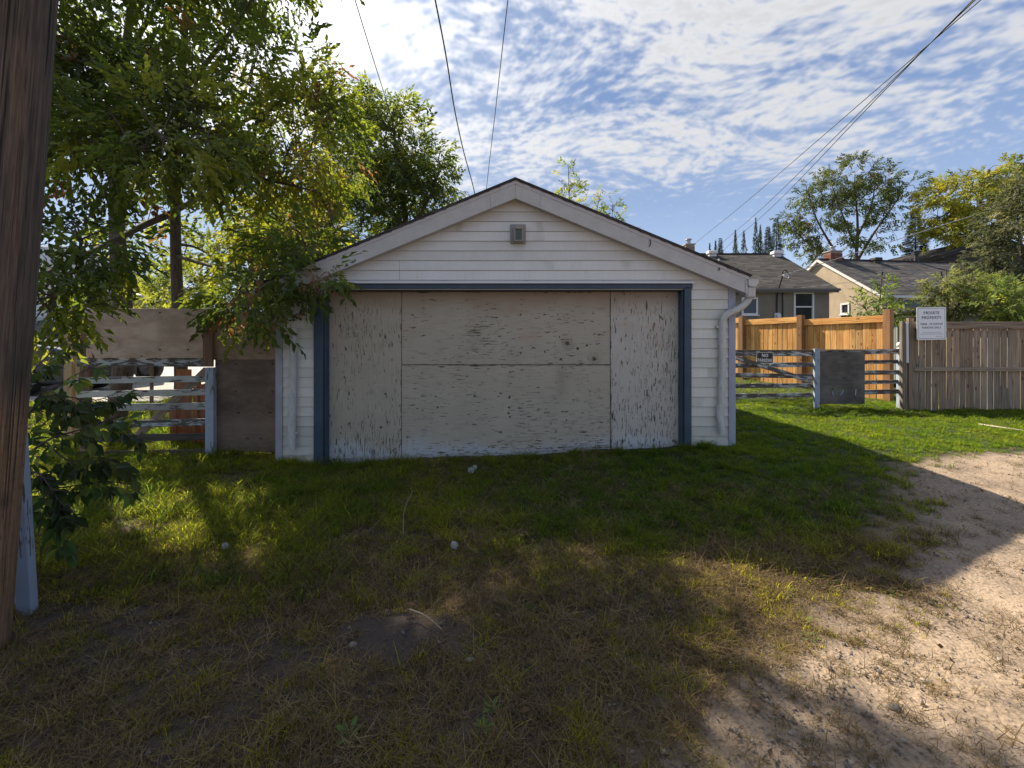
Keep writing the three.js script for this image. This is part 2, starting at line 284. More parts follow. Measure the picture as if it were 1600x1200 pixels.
{
  const r = rng(1234), o = new THREE.Object3D(), green = [[], []], dead = [], weeds = [], litter = [];
  const put = (list, x, d, s, c, flat = 0, sy = 1) => { o.position.set(x, elev(x, d) - 0.004, -d); o.rotation.set((r() - 0.5) * 0.35 + flat * (r() - 0.5), r() * 6.283, (r() - 0.5) * 0.35 + flat * (r() - 0.5)); o.scale.set(s, s * sy, s); o.updateMatrix(); list.push({ m: o.matrix.clone(), c }); };
  const spots = [];
  for (let i = 0; i < 92000; i++) { const d = 1.25 + 8.6 * Math.pow(r(), 1.25), x = (r() - 0.5) * 2.5 * d; spots.push([x, d]); }
  for (let i = 0; i < 21000; i++) spots.push([3 + r() * 8, 5.6 + r() * 9]);
  for (let i = 0; i < 4000; i++) spots.push([-8 + r() * 5, 6.4 + r() * 4.2]);
  for (let i = 0; i < 9000; i++) spots.push([-4 + 6 * r(), 0.2 + 1.15 * r()]);
  for (let i = 0; i < 900; i++) spots.push([-2.95 + r() * 5.75, 5.5 + r() * 0.1]);
  for (let i = 0; i < 900; i++) spots.push([2.3 + r() * 0.9, 5.35 + r() * 0.35]);
  for (const [x, d] of spots) {
    if (inGarage(x, d) && !(d < 5.62)) continue;
    if (driveD(x, d)) continue;
    const b = bare(x, d), w = dry(x, d), n = fbm(x * 3 + 2, d * 3, 3), clump = fbm(x * 6 + 20, d * 6, 2);
    if (r() < b * 1.05 - 0.04) { if (r() < 0.16 * (1 - b) + 0.012 + 0.09 * S(0.4, 0.65, clump + 0.5)) { const kk = 0.45 + 0.45 * r(); put(dead, x, d, (0.3 + r() * 0.5), [0.30 * kk, 0.22 * kk, 0.11 * kk], 1.2); } continue; }
    if (d < 3.0 && r() < 0.2 * S(3.0, 2.0, d)) continue;
    const lush = S(-0.2, 0.35, clump + n * 0.6) , shade = 0.75 + 0.5 * r();
    const back = S(2.6, 4.4, d), right = S(1.2, 3.2, x) * S(4.4, 5.6, d);
    const yel = clamp(w * 0.8 + (r() - 0.5) * 0.5 + 0.12 + 0.35 * fbm(x * 0.9 + 30, d * 0.9, 3));
    const c = mix3([0.105, 0.205, 0.014], [0.56, 0.51, 0.05], clamp(yel * 0.82 + 0.03)).map((v) => v * shade);
    const edge = d > 5.38 && d < 5.64 && x > -3 && x < 3.2 ? 1.1 : 1;
    if (r() < 0.16 + 0.5 * S(0.25, 0.9, w) * (1 - back * 0.7) && !right) { const q = (0.65 + r() * 0.7) * mix(0.55, 0.8, S(1.6, 3.4, d)); put(dead, x, d, q, mix3([0.24, 0.175, 0.095], [0.10, 0.07, 0.042], r()).map((v) => v * shade), 0.9); if (r() > 0.38 + 0.3 * back) continue; }
    const long = r() < (0.22 + 0.5 * lush) * (d > 3 ? 0.85 : 0.28) * (1 - 0.85 * right);
    const s = (long ? 0.62 + 0.55 * lush : 0.6 + 0.5 * lush) * (0.75 + 0.5 * r()) * edge * mix(0.40, 0.62, S(1.6, 3.6, d)) * (x < -1.2 && d > 2.4 ? 1.3 : 1);
    put(green[long ? 1 : 0], x, d, s, c);
    if (d < 3.4 && x > -0.6 && x < 2.6 && r() < 0.010) put(weeds, x, d, 0.28 + r() * 0.3, [0.10, 0.15, 0.04]);
  }
  for (let i = 0; i < 330; i++) { const d = 1.3 + 4.6 * Math.pow(r(), 1.4), x = (r() - 0.5) * 2.3 * d; if (x > roadEdge(d) + 0.4 && r() < 0.85) continue; o.position.set(x, elev(x, d) + 0.012 + 0.02 * r(), -d); o.rotation.set((r() - 0.5) * 2.0, r() * 6.3, (r() - 0.5) * 2.0); o.scale.set(0.25 + r() * 0.4, 0.5 + r() * 0.7, 0.35 + r() * 0.45); o.updateMatrix(); const lk = 0.45 + 0.6 * r(); litter.push({ m: o.matrix.clone(), c: mix3([0.27, 0.19, 0.12], [0.22, 0.12, 0.05], r()).map((v) => v * lk) }); }
  for (let i = 0; i < 420; i++) { const d = 2.5 + 2.3 * r(), x = -4 + 2.9 * r(), cl = fbm(x * 4 + 60, d * 4, 2); if (cl < 0.02 || bare(x, d) > 0.55 || x < -1.35 * d) continue; put(green[1], x, d, 0.8 + 0.7 * r(), mix3([0.075, 0.15, 0.018], [0.22, 0.24, 0.035], r())); }
  const gm = leafMat({ transmission: 0.82, roughness: 1, specularIntensity: 0.1 });
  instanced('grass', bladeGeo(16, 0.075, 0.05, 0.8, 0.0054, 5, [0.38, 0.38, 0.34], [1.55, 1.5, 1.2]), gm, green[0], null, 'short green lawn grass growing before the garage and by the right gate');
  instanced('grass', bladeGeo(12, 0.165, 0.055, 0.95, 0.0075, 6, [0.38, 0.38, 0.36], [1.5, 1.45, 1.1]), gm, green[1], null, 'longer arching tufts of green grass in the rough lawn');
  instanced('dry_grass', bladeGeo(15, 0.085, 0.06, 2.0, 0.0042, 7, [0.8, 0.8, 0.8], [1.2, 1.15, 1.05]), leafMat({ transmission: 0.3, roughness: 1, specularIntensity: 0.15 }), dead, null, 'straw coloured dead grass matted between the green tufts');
  // flat rosettes of broad leaves
  const ros = []; { const q = rng(3); for (let i = 0; i < 9; i++) { const s = new THREE.Shape(); s.moveTo(0, 0); s.quadraticCurveTo(0.022, 0.05, 0.012, 0.085); s.quadraticCurveTo(0, 0.105, 0, 0.105); s.quadraticCurveTo(-0.004, 0.1, -0.014, 0.08); s.quadraticCurveTo(-0.02, 0.05, 0, 0); const g = new THREE.ShapeGeometry(s, 3), p = g.attributes.position; for (let k = 0; k < p.count; k++) p.setZ(k, 0.25 * Math.abs(p.getX(k)) + 1.8 * p.getY(k) * (0.09 - p.getY(k)) * 0.5); g.rotateX(-Math.PI / 2 + 0.15 + q() * 0.3); g.rotateY(i * 0.72 + q() * 0.4); g.scale(0.7 + q() * 0.5, 1, 0.7 + q() * 0.5); ros.push(tint(g, [0.8 + q() * 0.4, 0.85 + q() * 0.3, 0.8])); } }
  instanced('broadleaf_weeds', merge(ros), leafMat({ transmission: 0.2 }), weeds, null, 'flat rosettes of broad weed leaves at the edge of the dirt');
  // curled fallen leaves
  const lf = new THREE.PlaneGeometry(0.045, 0.06, 3, 4), lp = lf.attributes.position; for (let k = 0; k < lp.count; k++) { const x = lp.getX(k), y = lp.getY(k), w = Math.max(0.03, 1 - Math.pow(Math.abs(y) / 0.0305, 1.25)); lp.setXYZ(k, x * w, y, 9 * x * x + 4 * y * y * (k % 2 ? 1 : 1.3)); } lf.rotateX(-Math.PI / 2); lf.computeVertexNormals();
  instanced('fallen_leaves', tint(lf.toNonIndexed(), [1, 1, 1]), leafMat({ transmission: 0.15 }), litter, null, 'dry brown fallen leaves scattered over the grass and dirt');
  // pebbles of the lane
  const peb = new THREE.IcosahedronGeometry(1, 1), pp = peb.attributes.position; for (let k = 0; k < pp.count; k++) { const x = pp.getX(k), y = pp.getY(k), z = pp.getZ(k), q = 1 + 0.28 * pn(x * 1.7 + 3 + z, y * 1.7 + z * 1.3); pp.setXYZ(k, x * q, y * q * 0.68, z * q * 0.85); } peb.computeVertexNormals();
  const pl = [];
  for (let i = 0; i < 24000; i++) {
    const d = 1.2 + 4.6 * Math.pow(r(), 1.7), x = (r() - 0.5) * 2.6 * d, b = bare(x, d); if (r() > b * (0.25 + 0.75 * S(-0.6, 0.5, x - roadEdge(d)))) continue;
    const cl = fbm(x * 2.2 + 31, d * 2.2, 3) + 0.25 * fbm(x * 8, d * 8, 2), road = S(-0.5, 0.7, x - roadEdge(d)); if (r() > S(-0.15, 0.5, cl + 0.16 * S(2.4, 1.4, d)) + 0.08) continue;
    const s = 0.0018 + 0.0075 * Math.pow(r(), 5) + 0.0025 * r(), k = 0.55 + 0.8 * r();
    o.position.set(x, elev(x, d) + s * 0.25 + 0.004, -d); o.rotation.set(r() * 0.6, r() * 6.3, r() * 0.6); o.scale.set(s * (0.8 + r() * 0.5), s, s * (0.8 + r() * 0.5)); o.updateMatrix();
    pl.push({ m: o.matrix.clone(), c: (r() < 0.18 ? [0.13, 0.12, 0.115] : r() < 0.5 ? [0.25, 0.21, 0.17] : [0.24, 0.185, 0.14]).map((v) => v * k * mix(0.65, 1, road)) });
  }
  instanced('gravel', peb, std({ roughness: 0.9 }), pl, null, 'small stones and gravel loose on the bare dirt');
}
// ---------------------------------------------------------------- shared builders for roofs, windows
const R5 = rng(55);
// asphalt shingles on a slope given by its lower left corner, the unit vectors along and up the slope, and its size
function shingles(parent, origin, U, V, width, length, tones, seed, exposure = 0.142, tab = 0.32) {
  const r = rng(seed), N = new THREE.Vector3().crossVectors(U, V).normalize(), list = [], rows = Math.ceil(length / exposure), m = new THREE.Matrix4(), B = new THREE.Matrix4();
  const tiltA = Math.atan(0.013 / exposure), V2 = V.clone().multiplyScalar(Math.cos(tiltA)).addScaledVector(N, -Math.sin(tiltA)), N2 = new THREE.Vector3().crossVectors(U, V2).normalize();
  for (let j = 0; j < rows; j++) {
    let x = -(r() * tab);
    while (x < width) {
      const w = tab * (0.75 + 0.5 * r()), a = Math.max(0, x), b = Math.min(width, x + w); x += w; if (b - a < 0.03) continue;
      const hh = Math.min(exposure + 0.03, length - j * exposure), y = j * exposure + hh / 2, k = 0.6 + 0.8 * r(), t = tones[Math.floor(r() * tones.length)];
      if (hh < 0.03) continue;
      const c = origin.clone().addScaledVector(U, (a + b) / 2).addScaledVector(V, y).addScaledVector(N, 0.012 + 0.004 * r());
      B.makeBasis(U.clone().multiplyScalar(b - a - 0.004), V2.clone().multiplyScalar(hh), N2.clone().multiplyScalar(0.013)); m.copy(B).setPosition(c);
      list.push({ m: m.clone(), c: t.map((v) => v * k) });
    }
  }
  return instanced('shingle', new THREE.BoxGeometry(1, 1, 1), std({ roughness: 0.95, bumpMap: tex(64, 64, (x, y) => 0.5 + 0.5 * pn(x / 2.3, y / 2.3), { gray: true }), bumpScale: 0.003 }), list, parent);
}
function windowUnit(parent, w, h, x, y, z, { rail = true, fr = 0.07, mat = M.frameWhite, blind = false } = {}) {
  const f = new THREE.Group(); f.name = 'window'; f.position.set(x, y, z); parent.add(f);
  obj('frame', [move(cbox(w, fr, 0.09), 0, h / 2 - fr / 2, 0), move(cbox(w, fr, 0.09), 0, -h / 2 + fr / 2, 0), move(cbox(fr, h - 2 * fr, 0.088), -w / 2 + fr / 2, 0, 0), move(cbox(fr, h - 2 * fr, 0.088), w / 2 - fr / 2, 0, 0)], mat, f);
  if (rail) obj('sash_rail', move(cbox(w - 2 * fr, 0.055, 0.07), 0, 0, 0.002), mat, f);
  const ih = h - 2 * fr;
  if (rail) for (const s of [-1, 1]) obj('pane', move(box(w - 2 * fr - 0.02, ih / 2 - 0.04, 0.012), 0, s * ih / 4, s * 0.012 - 0.012), M.glass, f); else obj('pane', move(box(w - 2 * fr, ih, 0.012), 0, 0, -0.01), M.glass, f);
  obj('sill', move(cbox(w + 0.08, 0.04, 0.13), 0, -h / 2 - 0.02, 0.03), mat, f);
  return f;
}
M.frameWhite = std({ color: rgb(0.66, 0.67, 0.68), roughness: 0.5 });
const wallWithHoles = (w, h, holes, t = 0.18) => { const s = new THREE.Shape([[0, 0], [w, 0], [w, h], [0, h]].map((p) => new THREE.Vector2(...p))); for (const [x, y, hw, hh] of holes) s.holes.push(new THREE.Path([[x - hw, y - hh], [x - hw, y + hh], [x + hw, y + hh], [x + hw, y - hh]].map((p) => new THREE.Vector2(...p)))); return new THREE.ExtrudeGeometry(s, { depth: t, bevelEnabled: false }); };
const stucco = (c, s) => { const t = tex(512, 512, (x, y) => { const k = 0.92 + 0.22 * fbm(x / 90 + s, y / 90, 4) + 0.16 * pn(x / 3.2, y / 3.2) + 0.1 * pn(x / 1.4, y / 1.4) - 0.1 * S(0.2, 0.6, fbm(x / 30 + s, y / 160, 3)); return c.map((v) => v * k); }); t.repeat.set(0.4, 0.4); return std({ map: t, bumpMap: tex(256, 256, (x, y) => 0.5 + 0.5 * pn(x / 4, y / 4), { gray: true, rep: [1.5, 1.5] }), bumpScale: 0.01, roughness: 0.95 }); };

// ---------------------------------------------------------------- the garage
{
  const g = thing('garage', 'low gabled garage with dirty cream lap siding and a boarded-up wide door', 'garage', [0, 0, 0]);
  const Z = -5.64, XL = -2.92, XR = 2.76, AX = 0.04, BACK = -12.2, EX = 0.1205;
  const PIT = 0.412, apex = 3.405, roofY = (x) => apex - PIT * Math.abs(x - AX);      // top of the rafters' line, at the front edge
  const sidT = tex(1024, 256, (x, y) => { const X = x / 1024 * 4, Y = y / 256; const s = 0.95 + 0.10 * fbm(X * 2.2, Y * 2, 3) + 0.05 * fbm(X * 30, Y * 3, 3) - 0.22 * S(0.22, 0.62, fbm(X * 3 + 7, Y * 1.2 + 3, 4)) - 0.10 * S(0.5, 0.95, 1 - Y) - 0.35 * S(0.50, 0.7, fbm(X * 9 + 3, Y * 7, 3)); return [0.70 * s, 0.685 * s, 0.645 * Math.pow(s, 1.2)]; });
  sidT.repeat.set(0.25, 1.1);
  const sidM = std({ map: sidT, roughness: 0.55, vertexColors: true });
  const RS = rng(17), low = (y) => 1 - 0.22 * S(0.9, 0.1, y) - 0.05 * RS();
  const board = (x0, x1, x0t, x1t, y0, y1, dz = 0) => {            // one lap of siding: the lower edge stands proud and returns to the wall
    const zb = Z + 0.016 + dz, zt = Z + 0.003 + dz, A = [[x0, y0, zb], [x1, y0, zb], [x1t, y1, zt], [x0t, y1, zt]], K = [[x0, y0 + 0.004, Z - 0.012], [x1, y0 + 0.004, Z - 0.012], [x1t, y1, Z - 0.012], [x0t, y1, Z - 0.012]];
    const q = (a, b, c, d) => [a, b, c, a, c, d], v = [...q(...A), ...q(K[0], K[1], A[1], A[0]), ...q(A[3], A[2], K[2], K[3]), ...q(K[0], A[0], A[3], K[3]), ...q(A[1], K[1], K[2], A[2]), ...q(K[1], K[0], K[3], K[2])];
    const b = new THREE.BufferGeometry(); b.setAttribute('position', new THREE.Float32BufferAttribute(v.flat(), 3)); b.computeVertexNormals(); boxUV(b, 'y', RS() * 9, RS() * 5);
    const k = low(y0); obj('siding_board', tint(b, [k * (y0 < 1.2 && x0 < 0 ? 1.0 : 0.97), k * 0.975, k * (y0 < 1.9 ? 0.93 : 1)]), sidM, g);
  };
  const rakeIn = (y) => (apex - 0.175 - y) / PIT;                      // half width left below the rake boards
  let y = 2.243 - 19 * EX;
  while (y < 3.25) {
    const y1 = y + EX - 0.002;
    if (y1 < 2.24) {
      if (y1 > 0.12) board(2.215, XR - 0.075, 2.215, XR - 0.075, Math.max(y, 0.06), y1);
      board(XL + 0.085, -2.445, XL + 0.085, -2.445, Math.max(y, -0.06), y1);
    } else {
      const l = (yy) => Math.max(XL + 0.085, AX - rakeIn(yy) - 0.06), rr = (yy) => Math.min(XR - 0.075, AX + rakeIn(yy) + 0.06);
      if (rakeIn(y) > 0.05) { const b0 = l(y), b1 = rr(y), t0 = Math.min(l(y1), AX), t1 = Math.max(rr(y1), AX); const row = Math.round((y - 2.243) / EX); if (row === 0 || row === 1) { board(b0, -1.395, t0, -1.395, y, y1); board(-1.391, b1, -1.391, t1, y, y1, 0.001); } else board(b0, b1, t0, t1, y, y1); }
    }
    y += EX;
  }
  // the walls behind the siding
  const wallM = std({ color: rgb(0.5, 0.48, 0.46) });
  const front = new THREE.Shape([[XL + 0.01, -0.15], [XR - 0.01, -0.15], [XR - 0.01, roofY(XR) - 0.06], [AX, apex - 0.06], [XL + 0.01, roofY(XL) - 0.06]].map((p) => new THREE.Vector2(...p)));
  front.holes.push(new THREE.Path([[-2.42, -0.14], [-2.42, 2.1225], [2.19, 2.1225], [2.19, -0.14]].map((p) => new THREE.Vector2(...p))));
  obj('wall', new THREE.ExtrudeGeometry(front, { depth: 0.12, bevelEnabled: false }).translate(0, 0, Z - 0.135), wallM, g);
  for (const [x, s] of [[XL + 0.06, -1], [XR - 0.06, 1]]) obj('wall', move(box(0.12, roofY(XR) + 0.02, -BACK + Z - 0.27), x, (roofY(XR) + 0.02) / 2 - 0.15, (Z + BACK) / 2 - 0.002), wallM, g);
  obj('wall', new THREE.ExtrudeGeometry(new THREE.Shape([[XL + 0.01, -0.15], [XR - 0.01, -0.15], [XR - 0.01, roofY(XR) - 0.06], [AX, apex - 0.06], [XL + 0.01, roofY(XL) - 0.06]].map((p) => new THREE.Vector2(...p))), { depth: 0.12, bevelEnabled: false }).translate(0, 0, BACK), wallM, g);
  // corner boards
  obj('corner_trim', move(plank(0.085, 2.27, 0.03, { spread: 0.05 }), XL + 0.0425, 0.99, Z + 0.012), M.greyTrim, g);
  obj('corner_trim', move(plank(0.085, 2.1, 0.03, { spread: 0.05 }), XR - 0.0425, 1.1, Z + 0.012), M.greyTrim, g);
  // roof: two decks with shingles, rake boards, soffit
  const ZF = -5.485, ang = Math.atan(PIT);
  for (const s of [-1, 1]) {
    const xe = s < 0 ? -3.03 : 2.855, len = Math.abs(xe - AX) / Math.cos(ang), c = [(AX + xe) / 2, (apex + roofY(xe)) / 2, 0];
    const roof = new THREE.Group(); roof.name = 'roof'; g.add(roof);
    const deck = box(len, 0.02, ZF - BACK + 0.2, 'x'); deck.rotateZ(-s * ang); obj('deck', deck.translate(c[0], c[1] + 0.0, (ZF + BACK - 0.2) / 2), M.greyWood2 ??= std({ color: rgb(0.22, 0.19, 0.16) }), roof);
    const U = new THREE.Vector3(0, 0, s > 0 ? -1 : 1), V = new THREE.Vector3(-s * Math.cos(ang), Math.sin(ang), 0);
    shingles(roof, new THREE.Vector3(xe + s * 0.02, roofY(xe) - 0.008 + 0.012, s > 0 ? ZF + 0.03 : BACK - 0.2), U, V, ZF - BACK + 0.23, len + 0.02, [[0.045, 0.04, 0.038], [0.06, 0.053, 0.05], [0.035, 0.032, 0.03]], 300 + s, 0.142, 0.3);
    // rake board in two lengths butted near the peak
    const rake = (a, b) => { const p = [[a, roofY(a) - 0.012], [b, roofY(b) - 0.012], [b, roofY(b) - 0.197], [a, roofY(a) - 0.197]]; const q = boxUV(prism(p, 0.028), 'y', R5() * 2, R5() * 2); obj('rake_board', tint(q.translate(0, 0, ZF - 0.028), [1, 1, 1]), M.rake ??= std({ map: tex(512, 256, (x, yy) => { const k = 0.97 + 0.14 * fbm(x / 80, yy / 30, 4) + 0.05 * pn(x / 3, yy / 3) - 0.15 * S(0.35, 0.6, fbm(x / 26, yy / 14, 3)); return [0.45 * k, 0.44 * k, 0.415 * k]; }), roughness: 0.6, vertexColors: true }), g); };
    const mid = AX + s * 0.30; rake(AX + s * 0.0015, mid - s * 0.001); rake(mid + s * 0.001, xe - s * 0.02);
    const starter = prism([[AX, apex + 0.05], [xe + s * 0.02, roofY(xe) + 0.042], [xe + s * 0.02, roofY(xe) + 0.012], [AX, apex + 0.0185]], 0.05); obj('starter_strip', boxUV(starter.translate(0, 0, ZF - 0.03)), M.starter ??= std({ color: rgb(0.035, 0.03, 0.028), roughness: 0.95 }), roof);
    const drip = prism([[AX, apex + 0.018], [xe, roofY(xe) + 0.018], [xe, roofY(xe) - 0.024], [AX, apex - 0.024]], 0.006); obj('drip_edge', boxUV(drip.translate(0, 0, ZF + 0.0005)), M.drip ??= std({ color: rgb(0.46, 0.44, 0.45), roughness: 0.5 }), g);
    const sof = prism([[AX, apex - 0.165], [xe - s * 0.02, roofY(xe) - 0.165], [xe - s * 0.02, roofY(xe) - 0.18], [AX, apex - 0.18]], -(ZF - 0.03 - Z - 0.018)); obj('soffit', boxUV(sof.translate(0, 0, ZF - 0.029)), std({ color: rgb(0.45, 0.44, 0.44) }), g);
    // eave fascia and gutter
    obj('eave_fascia', move(box(0.02, 0.16, ZF - BACK + 0.05), xe - s * 0.03, roofY(xe) - 0.11, (ZF - 0.03 + BACK) / 2), M.drip, g);
    const gx = xe + s * 0.045, gy = roofY(xe) - 0.06, gp = [[-0.06, 0.045], [-0.06, -0.03], [-0.045, -0.045], [0.03, -0.045], [0.06, 0.0], [0.06, 0.045], [0.052, 0.045], [0.05, 0.004], [0.026, -0.037], [-0.042, -0.037], [-0.052, -0.026], [-0.052, 0.045]].map(([a, b]) => [s * a + gx, b + gy]);
    const gut = prism(s < 0 ? gp.slice().reverse() : gp, ZF - BACK + 0.02); const cap = prism([[-0.06, 0.045], [-0.06, -0.03], [-0.045, -0.045], [0.03, -0.045], [0.06, 0.0], [0.06, 0.045]].map(([a, b]) => [s * a + gx, b + gy]), 0.004);
    obj('gutter', [boxUV(gut.translate(0, 0, BACK)), boxUV(cap.translate(0, 0, ZF + 0.021))], M.pipe, g);
  }
  // bent strap and nail hanging off the right rake
  for (const [x, l] of [[1.66, 0.085], [2.49, 0.03]]) obj('bent_nail', tube([[x, roofY(x) - 0.03, ZF + 0.006], [x + 0.008, roofY(x) - 0.03 - l * 0.5, ZF + 0.016], [x - 0.006, roofY(x) - 0.03 - l, ZF + 0.008]], 0.006, 8, 5), M.dark, g);
  // blue door frame and drip cap
  const blue = std({ map: tex(256, 512, (x, yy) => { const k = 0.9 + 0.3 * fbm(x / 40, yy / 90, 4) + 0.1 * pn(x / 4, yy / 25); return [0.036 * k, 0.066 * k, 0.098 * k]; }), roughness: 0.55, bumpMap: tex(128, 256, (x, yy) => 0.5 + 0.5 * fbm(x / 12, yy / 60, 3), { gray: true }), bumpScale: 0.002 });
  const frame = (w, h, t, x, yy, z) => obj('door_frame', move(cbox(w, h, t, 0.005, h > w ? 'y' : 'x'), x, yy, z), blue, g);
  frame(0.115, 2.29, 0.04, -2.3875, 1.005, Z + 0.018); frame(0.088, 2.29, 0.04, 2.168, 1.005, Z + 0.018); frame(4.67, 0.062, 0.04, -0.1095, 2.162, Z + 0.018);
  frame(0.02, 2.29, 0.15, -2.322, 1.005, Z - 0.078); frame(0.02, 2.29, 0.15, 2.115, 1.005, Z - 0.078); obj('door_frame', move(box(4.417, 0.016, 0.15, 'x'), -0.1035, 2.122, Z - 0.078), blue, g);
  obj('drip_cap', [move(cbox(4.69, 0.012, 0.062, 0.002), -0.1095, 2.212, Z + 0.03), move(cbox(4.69, 0.022, 0.006, 0.002), -0.1095, 2.204, Z + 0.0635)], M.white, g);
  // the door: four painted plywood sheets
  const doorTex = (w, h, vertical, seed, x0, y0) => {
    const px = 300, W = Math.round(w * px), H = Math.round(h * px), so = seed * 11.3, r = rng(seed * 5), spots = [];
    const base = seed === 4 ? [0.45, 0.415, 0.36] : [0.39, 0.345, 0.268], bare = [0.036, 0.029, 0.024];
    if (seed === 2) for (const [a, b, q] of [[813, 492, 4], [850, 492, 4], [871, 492, 4], [926, 490, 4], [776, 497, 3.5], [793, 520, 3], [874, 527, 4], [928, 523, 4], [813, 552, 5], [851, 550, 5], [886, 537, 11], [902, 545, 8], [928, 561, 10], [876, 562, 8], [648, 512, 4], [655, 520, 3], [775, 518, 3], [792, 540, 4], [916, 540, 7]]) spots.push([(a - 800) / 123.2 - x0, 1.43 + (540 - b) / 123.2 - y0, q / 330]);
    if (seed === 3) for (const [a, b, q] of [[795, 622, 6], [795, 637, 7], [794, 646, 6], [796, 652, 5], [683, 637, 5], [681, 620, 4], [796, 620, 5], [660, 642, 4], [878, 575, 4], [885, 657, 4]]) spots.push([(a - 800) / 123.2 - x0, 1.43 + (540 - b) / 123.2 - y0, q / 330]);
    if (seed === 1) for (const [a, b, q] of [[595, 668, 7], [602, 616, 6], [546, 662, 6], [532, 677, 5], [530, 510, 3], [606, 660, 5]]) spots.push([(a - 800) / 123.2 - x0, 1.43 + (540 - b) / 123.2 - y0, q / 330]);
    return tex(W, H, (ix, iy) => {
      const X = ix / px, Y = iy / px, wx = X + x0, wy = Y + y0, a = vertical ? X : Y, l = vertical ? Y : X;
      const wob = 0.012 * fbm(l * 3 + so, a * 3, 3), aw = a + wob;
      const ck = pn(aw * 130 + so, l * 9) * 0.5 + fbm(aw * 62 + so, l * 5, 4) * 0.8 + 0.25 * pn(aw * 260, l * 26 + so), zone = fbm(wx * 1.3 + 9, wy * 1.3 + 2, 3);
      const ed = vertical ? Math.min(X, w - X) : Math.min(Y + 0.02, h - Y), seam = S(0.035, 0.0, ed), foot = S(0.36, 0.02, wy);
      let thr = 0.45 - zone * 0.34 - seam * 0.30 - foot * 0.18 - (seed === 4 ? 0.11 * S(1.9, 0.4, wy) : 0) + (wy > 1.85 ? 0.22 * S(1.85, 2.05, wy) : 0);
      const bareK = S(thr - 0.035, thr + 0.05, ck);
      const grain = 1 + 0.13 * pn(aw * 190 + so, l * 5) + 0.10 * fbm(wx * 3, wy * 3 + so, 4);
      let c = base.map((v) => v * grain);
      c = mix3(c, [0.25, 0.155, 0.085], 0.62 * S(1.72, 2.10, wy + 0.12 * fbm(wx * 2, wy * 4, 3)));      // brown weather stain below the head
      c = mix3(c, [0.42, 0.27, 0.17], 0.28 * S(0.12, 0.5, fbm(wx * 2.4 + 50, wy * 4, 3)) * S(1.1, 1.6, wy));
      const prim = S(0.06, 0.30, 0.33 - wy + 0.22 * fbm(wx * 1.6 + so * 0, wy * 1.5, 4) + 0.05 * pn(wx * 25, wy * 5)); c = mix3(c, [0.44, 0.47, 0.51], prim * 0.8);
      c = mix3(c, [0.06, 0.05, 0.04], 0.85 * S(0.40, 0.47, fbm(aw * 20 + so * 2, l * 7 + so, 4) + foot * 0.14 + (seed === 4 ? 0.05 : 0) + seam * 0.1));
      c = mix3(c, bare, bareK * 0.92); c = mix3(c, [0.09, 0.075, 0.06], 0.5 * S(0.50, 0.62, pn(aw * 170 + so, l * 1.7) * (0.75 + zone * 0.7) + foot * 0.12));
      c = mix3(c, [0.19, 0.16, 0.125], 0.3 * S(0.18, 0.5, fbm(aw * 30 + 80, l * 3.5 + so, 4)));
      if (seed === 2 || seed === 3) c = mix3(c, [0.09, 0.075, 0.06], 0.35 * Math.exp(-(((wx - 0.62) / 0.07) ** 2)) * S(0.5, 1.2, wy) * S(1.25, 1.0, wy));
      for (const s of spots) { const d = Math.hypot(X - s[0], Y - s[1]) + 0.010 * pn(X * 70, Y * 70); if (d < s[2] * 1.7) c = mix3(c, [0.018, 0.016, 0.013], S(s[2], s[2] * 0.45, d) * 0.92); if (s[2] > 0.028 && d < 0.13) c = mix3(c, [0.12, 0.10, 0.07], 0.5 * S(0.13, 0.01, d) * (0.6 + 0.6 * pn(X * 30, Y * 30))); }
      const gap = vertical ? Math.min(X, w - X) : Math.min(Y + (seed === 2 ? 0 : 9), h - Y + (seed === 3 ? 0 : 9)); c = mix3(c, [0.025, 0.022, 0.018], S(0.014, 0.002, gap + 0.009 * (0.4 + fbm(l * 9, seed * 3, 3) * 1.6)) * 0.6);
      if (wy < 0.0) c = c.map((v) => v * 0.8);
      return c;
    }, { mirror: false });
  };
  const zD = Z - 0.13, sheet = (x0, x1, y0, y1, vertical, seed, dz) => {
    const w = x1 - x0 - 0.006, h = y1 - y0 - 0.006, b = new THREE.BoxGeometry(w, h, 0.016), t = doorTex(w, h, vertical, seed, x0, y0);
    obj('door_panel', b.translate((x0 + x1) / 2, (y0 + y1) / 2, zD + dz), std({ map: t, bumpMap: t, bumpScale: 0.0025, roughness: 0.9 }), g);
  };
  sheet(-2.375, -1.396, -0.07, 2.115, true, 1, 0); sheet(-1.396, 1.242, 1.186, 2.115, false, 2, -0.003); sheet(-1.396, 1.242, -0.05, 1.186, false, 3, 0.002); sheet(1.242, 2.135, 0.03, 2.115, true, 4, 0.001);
  obj('door_frame', move(box(4.5, 2.3, 0.02), -0.1, 1.02, zD - 0.03), M.dark, g);
  // downpipes
  const pts = [P(1171, 462, 5.54), P(1169, 468, 5.54), P(1158, 480, 5.54), P(1138, 490, 5.55), P(1130, 497, 5.56), P(1128.5, 506, 5.57), P(1128.5, 560, 5.575), P(1127, 636, 5.575)];
  const dp = tube(pts, 0.043, 60, 10); const dq = dp.attributes.position; obj('downspout', dp, M.pipe, g);
  obj('downspout', move(cbox(0.11, 0.14, 0.08, 0.02), ...P(1172, 457, 5.51)), M.pipe, g);
  obj('downspout', tube([P(1127, 632, 5.575), P(1125, 650, 5.57), P(1127, 664, 5.56), P(1128, 679, 5.555)], 0.052, 12, 10, 0.034), M.pipe, g);
  obj('pipe_strap', move(cbox(0.13, 0.025, 0.05, 0.003), ...P(1127, 511, 5.59)), M.pipe, g);
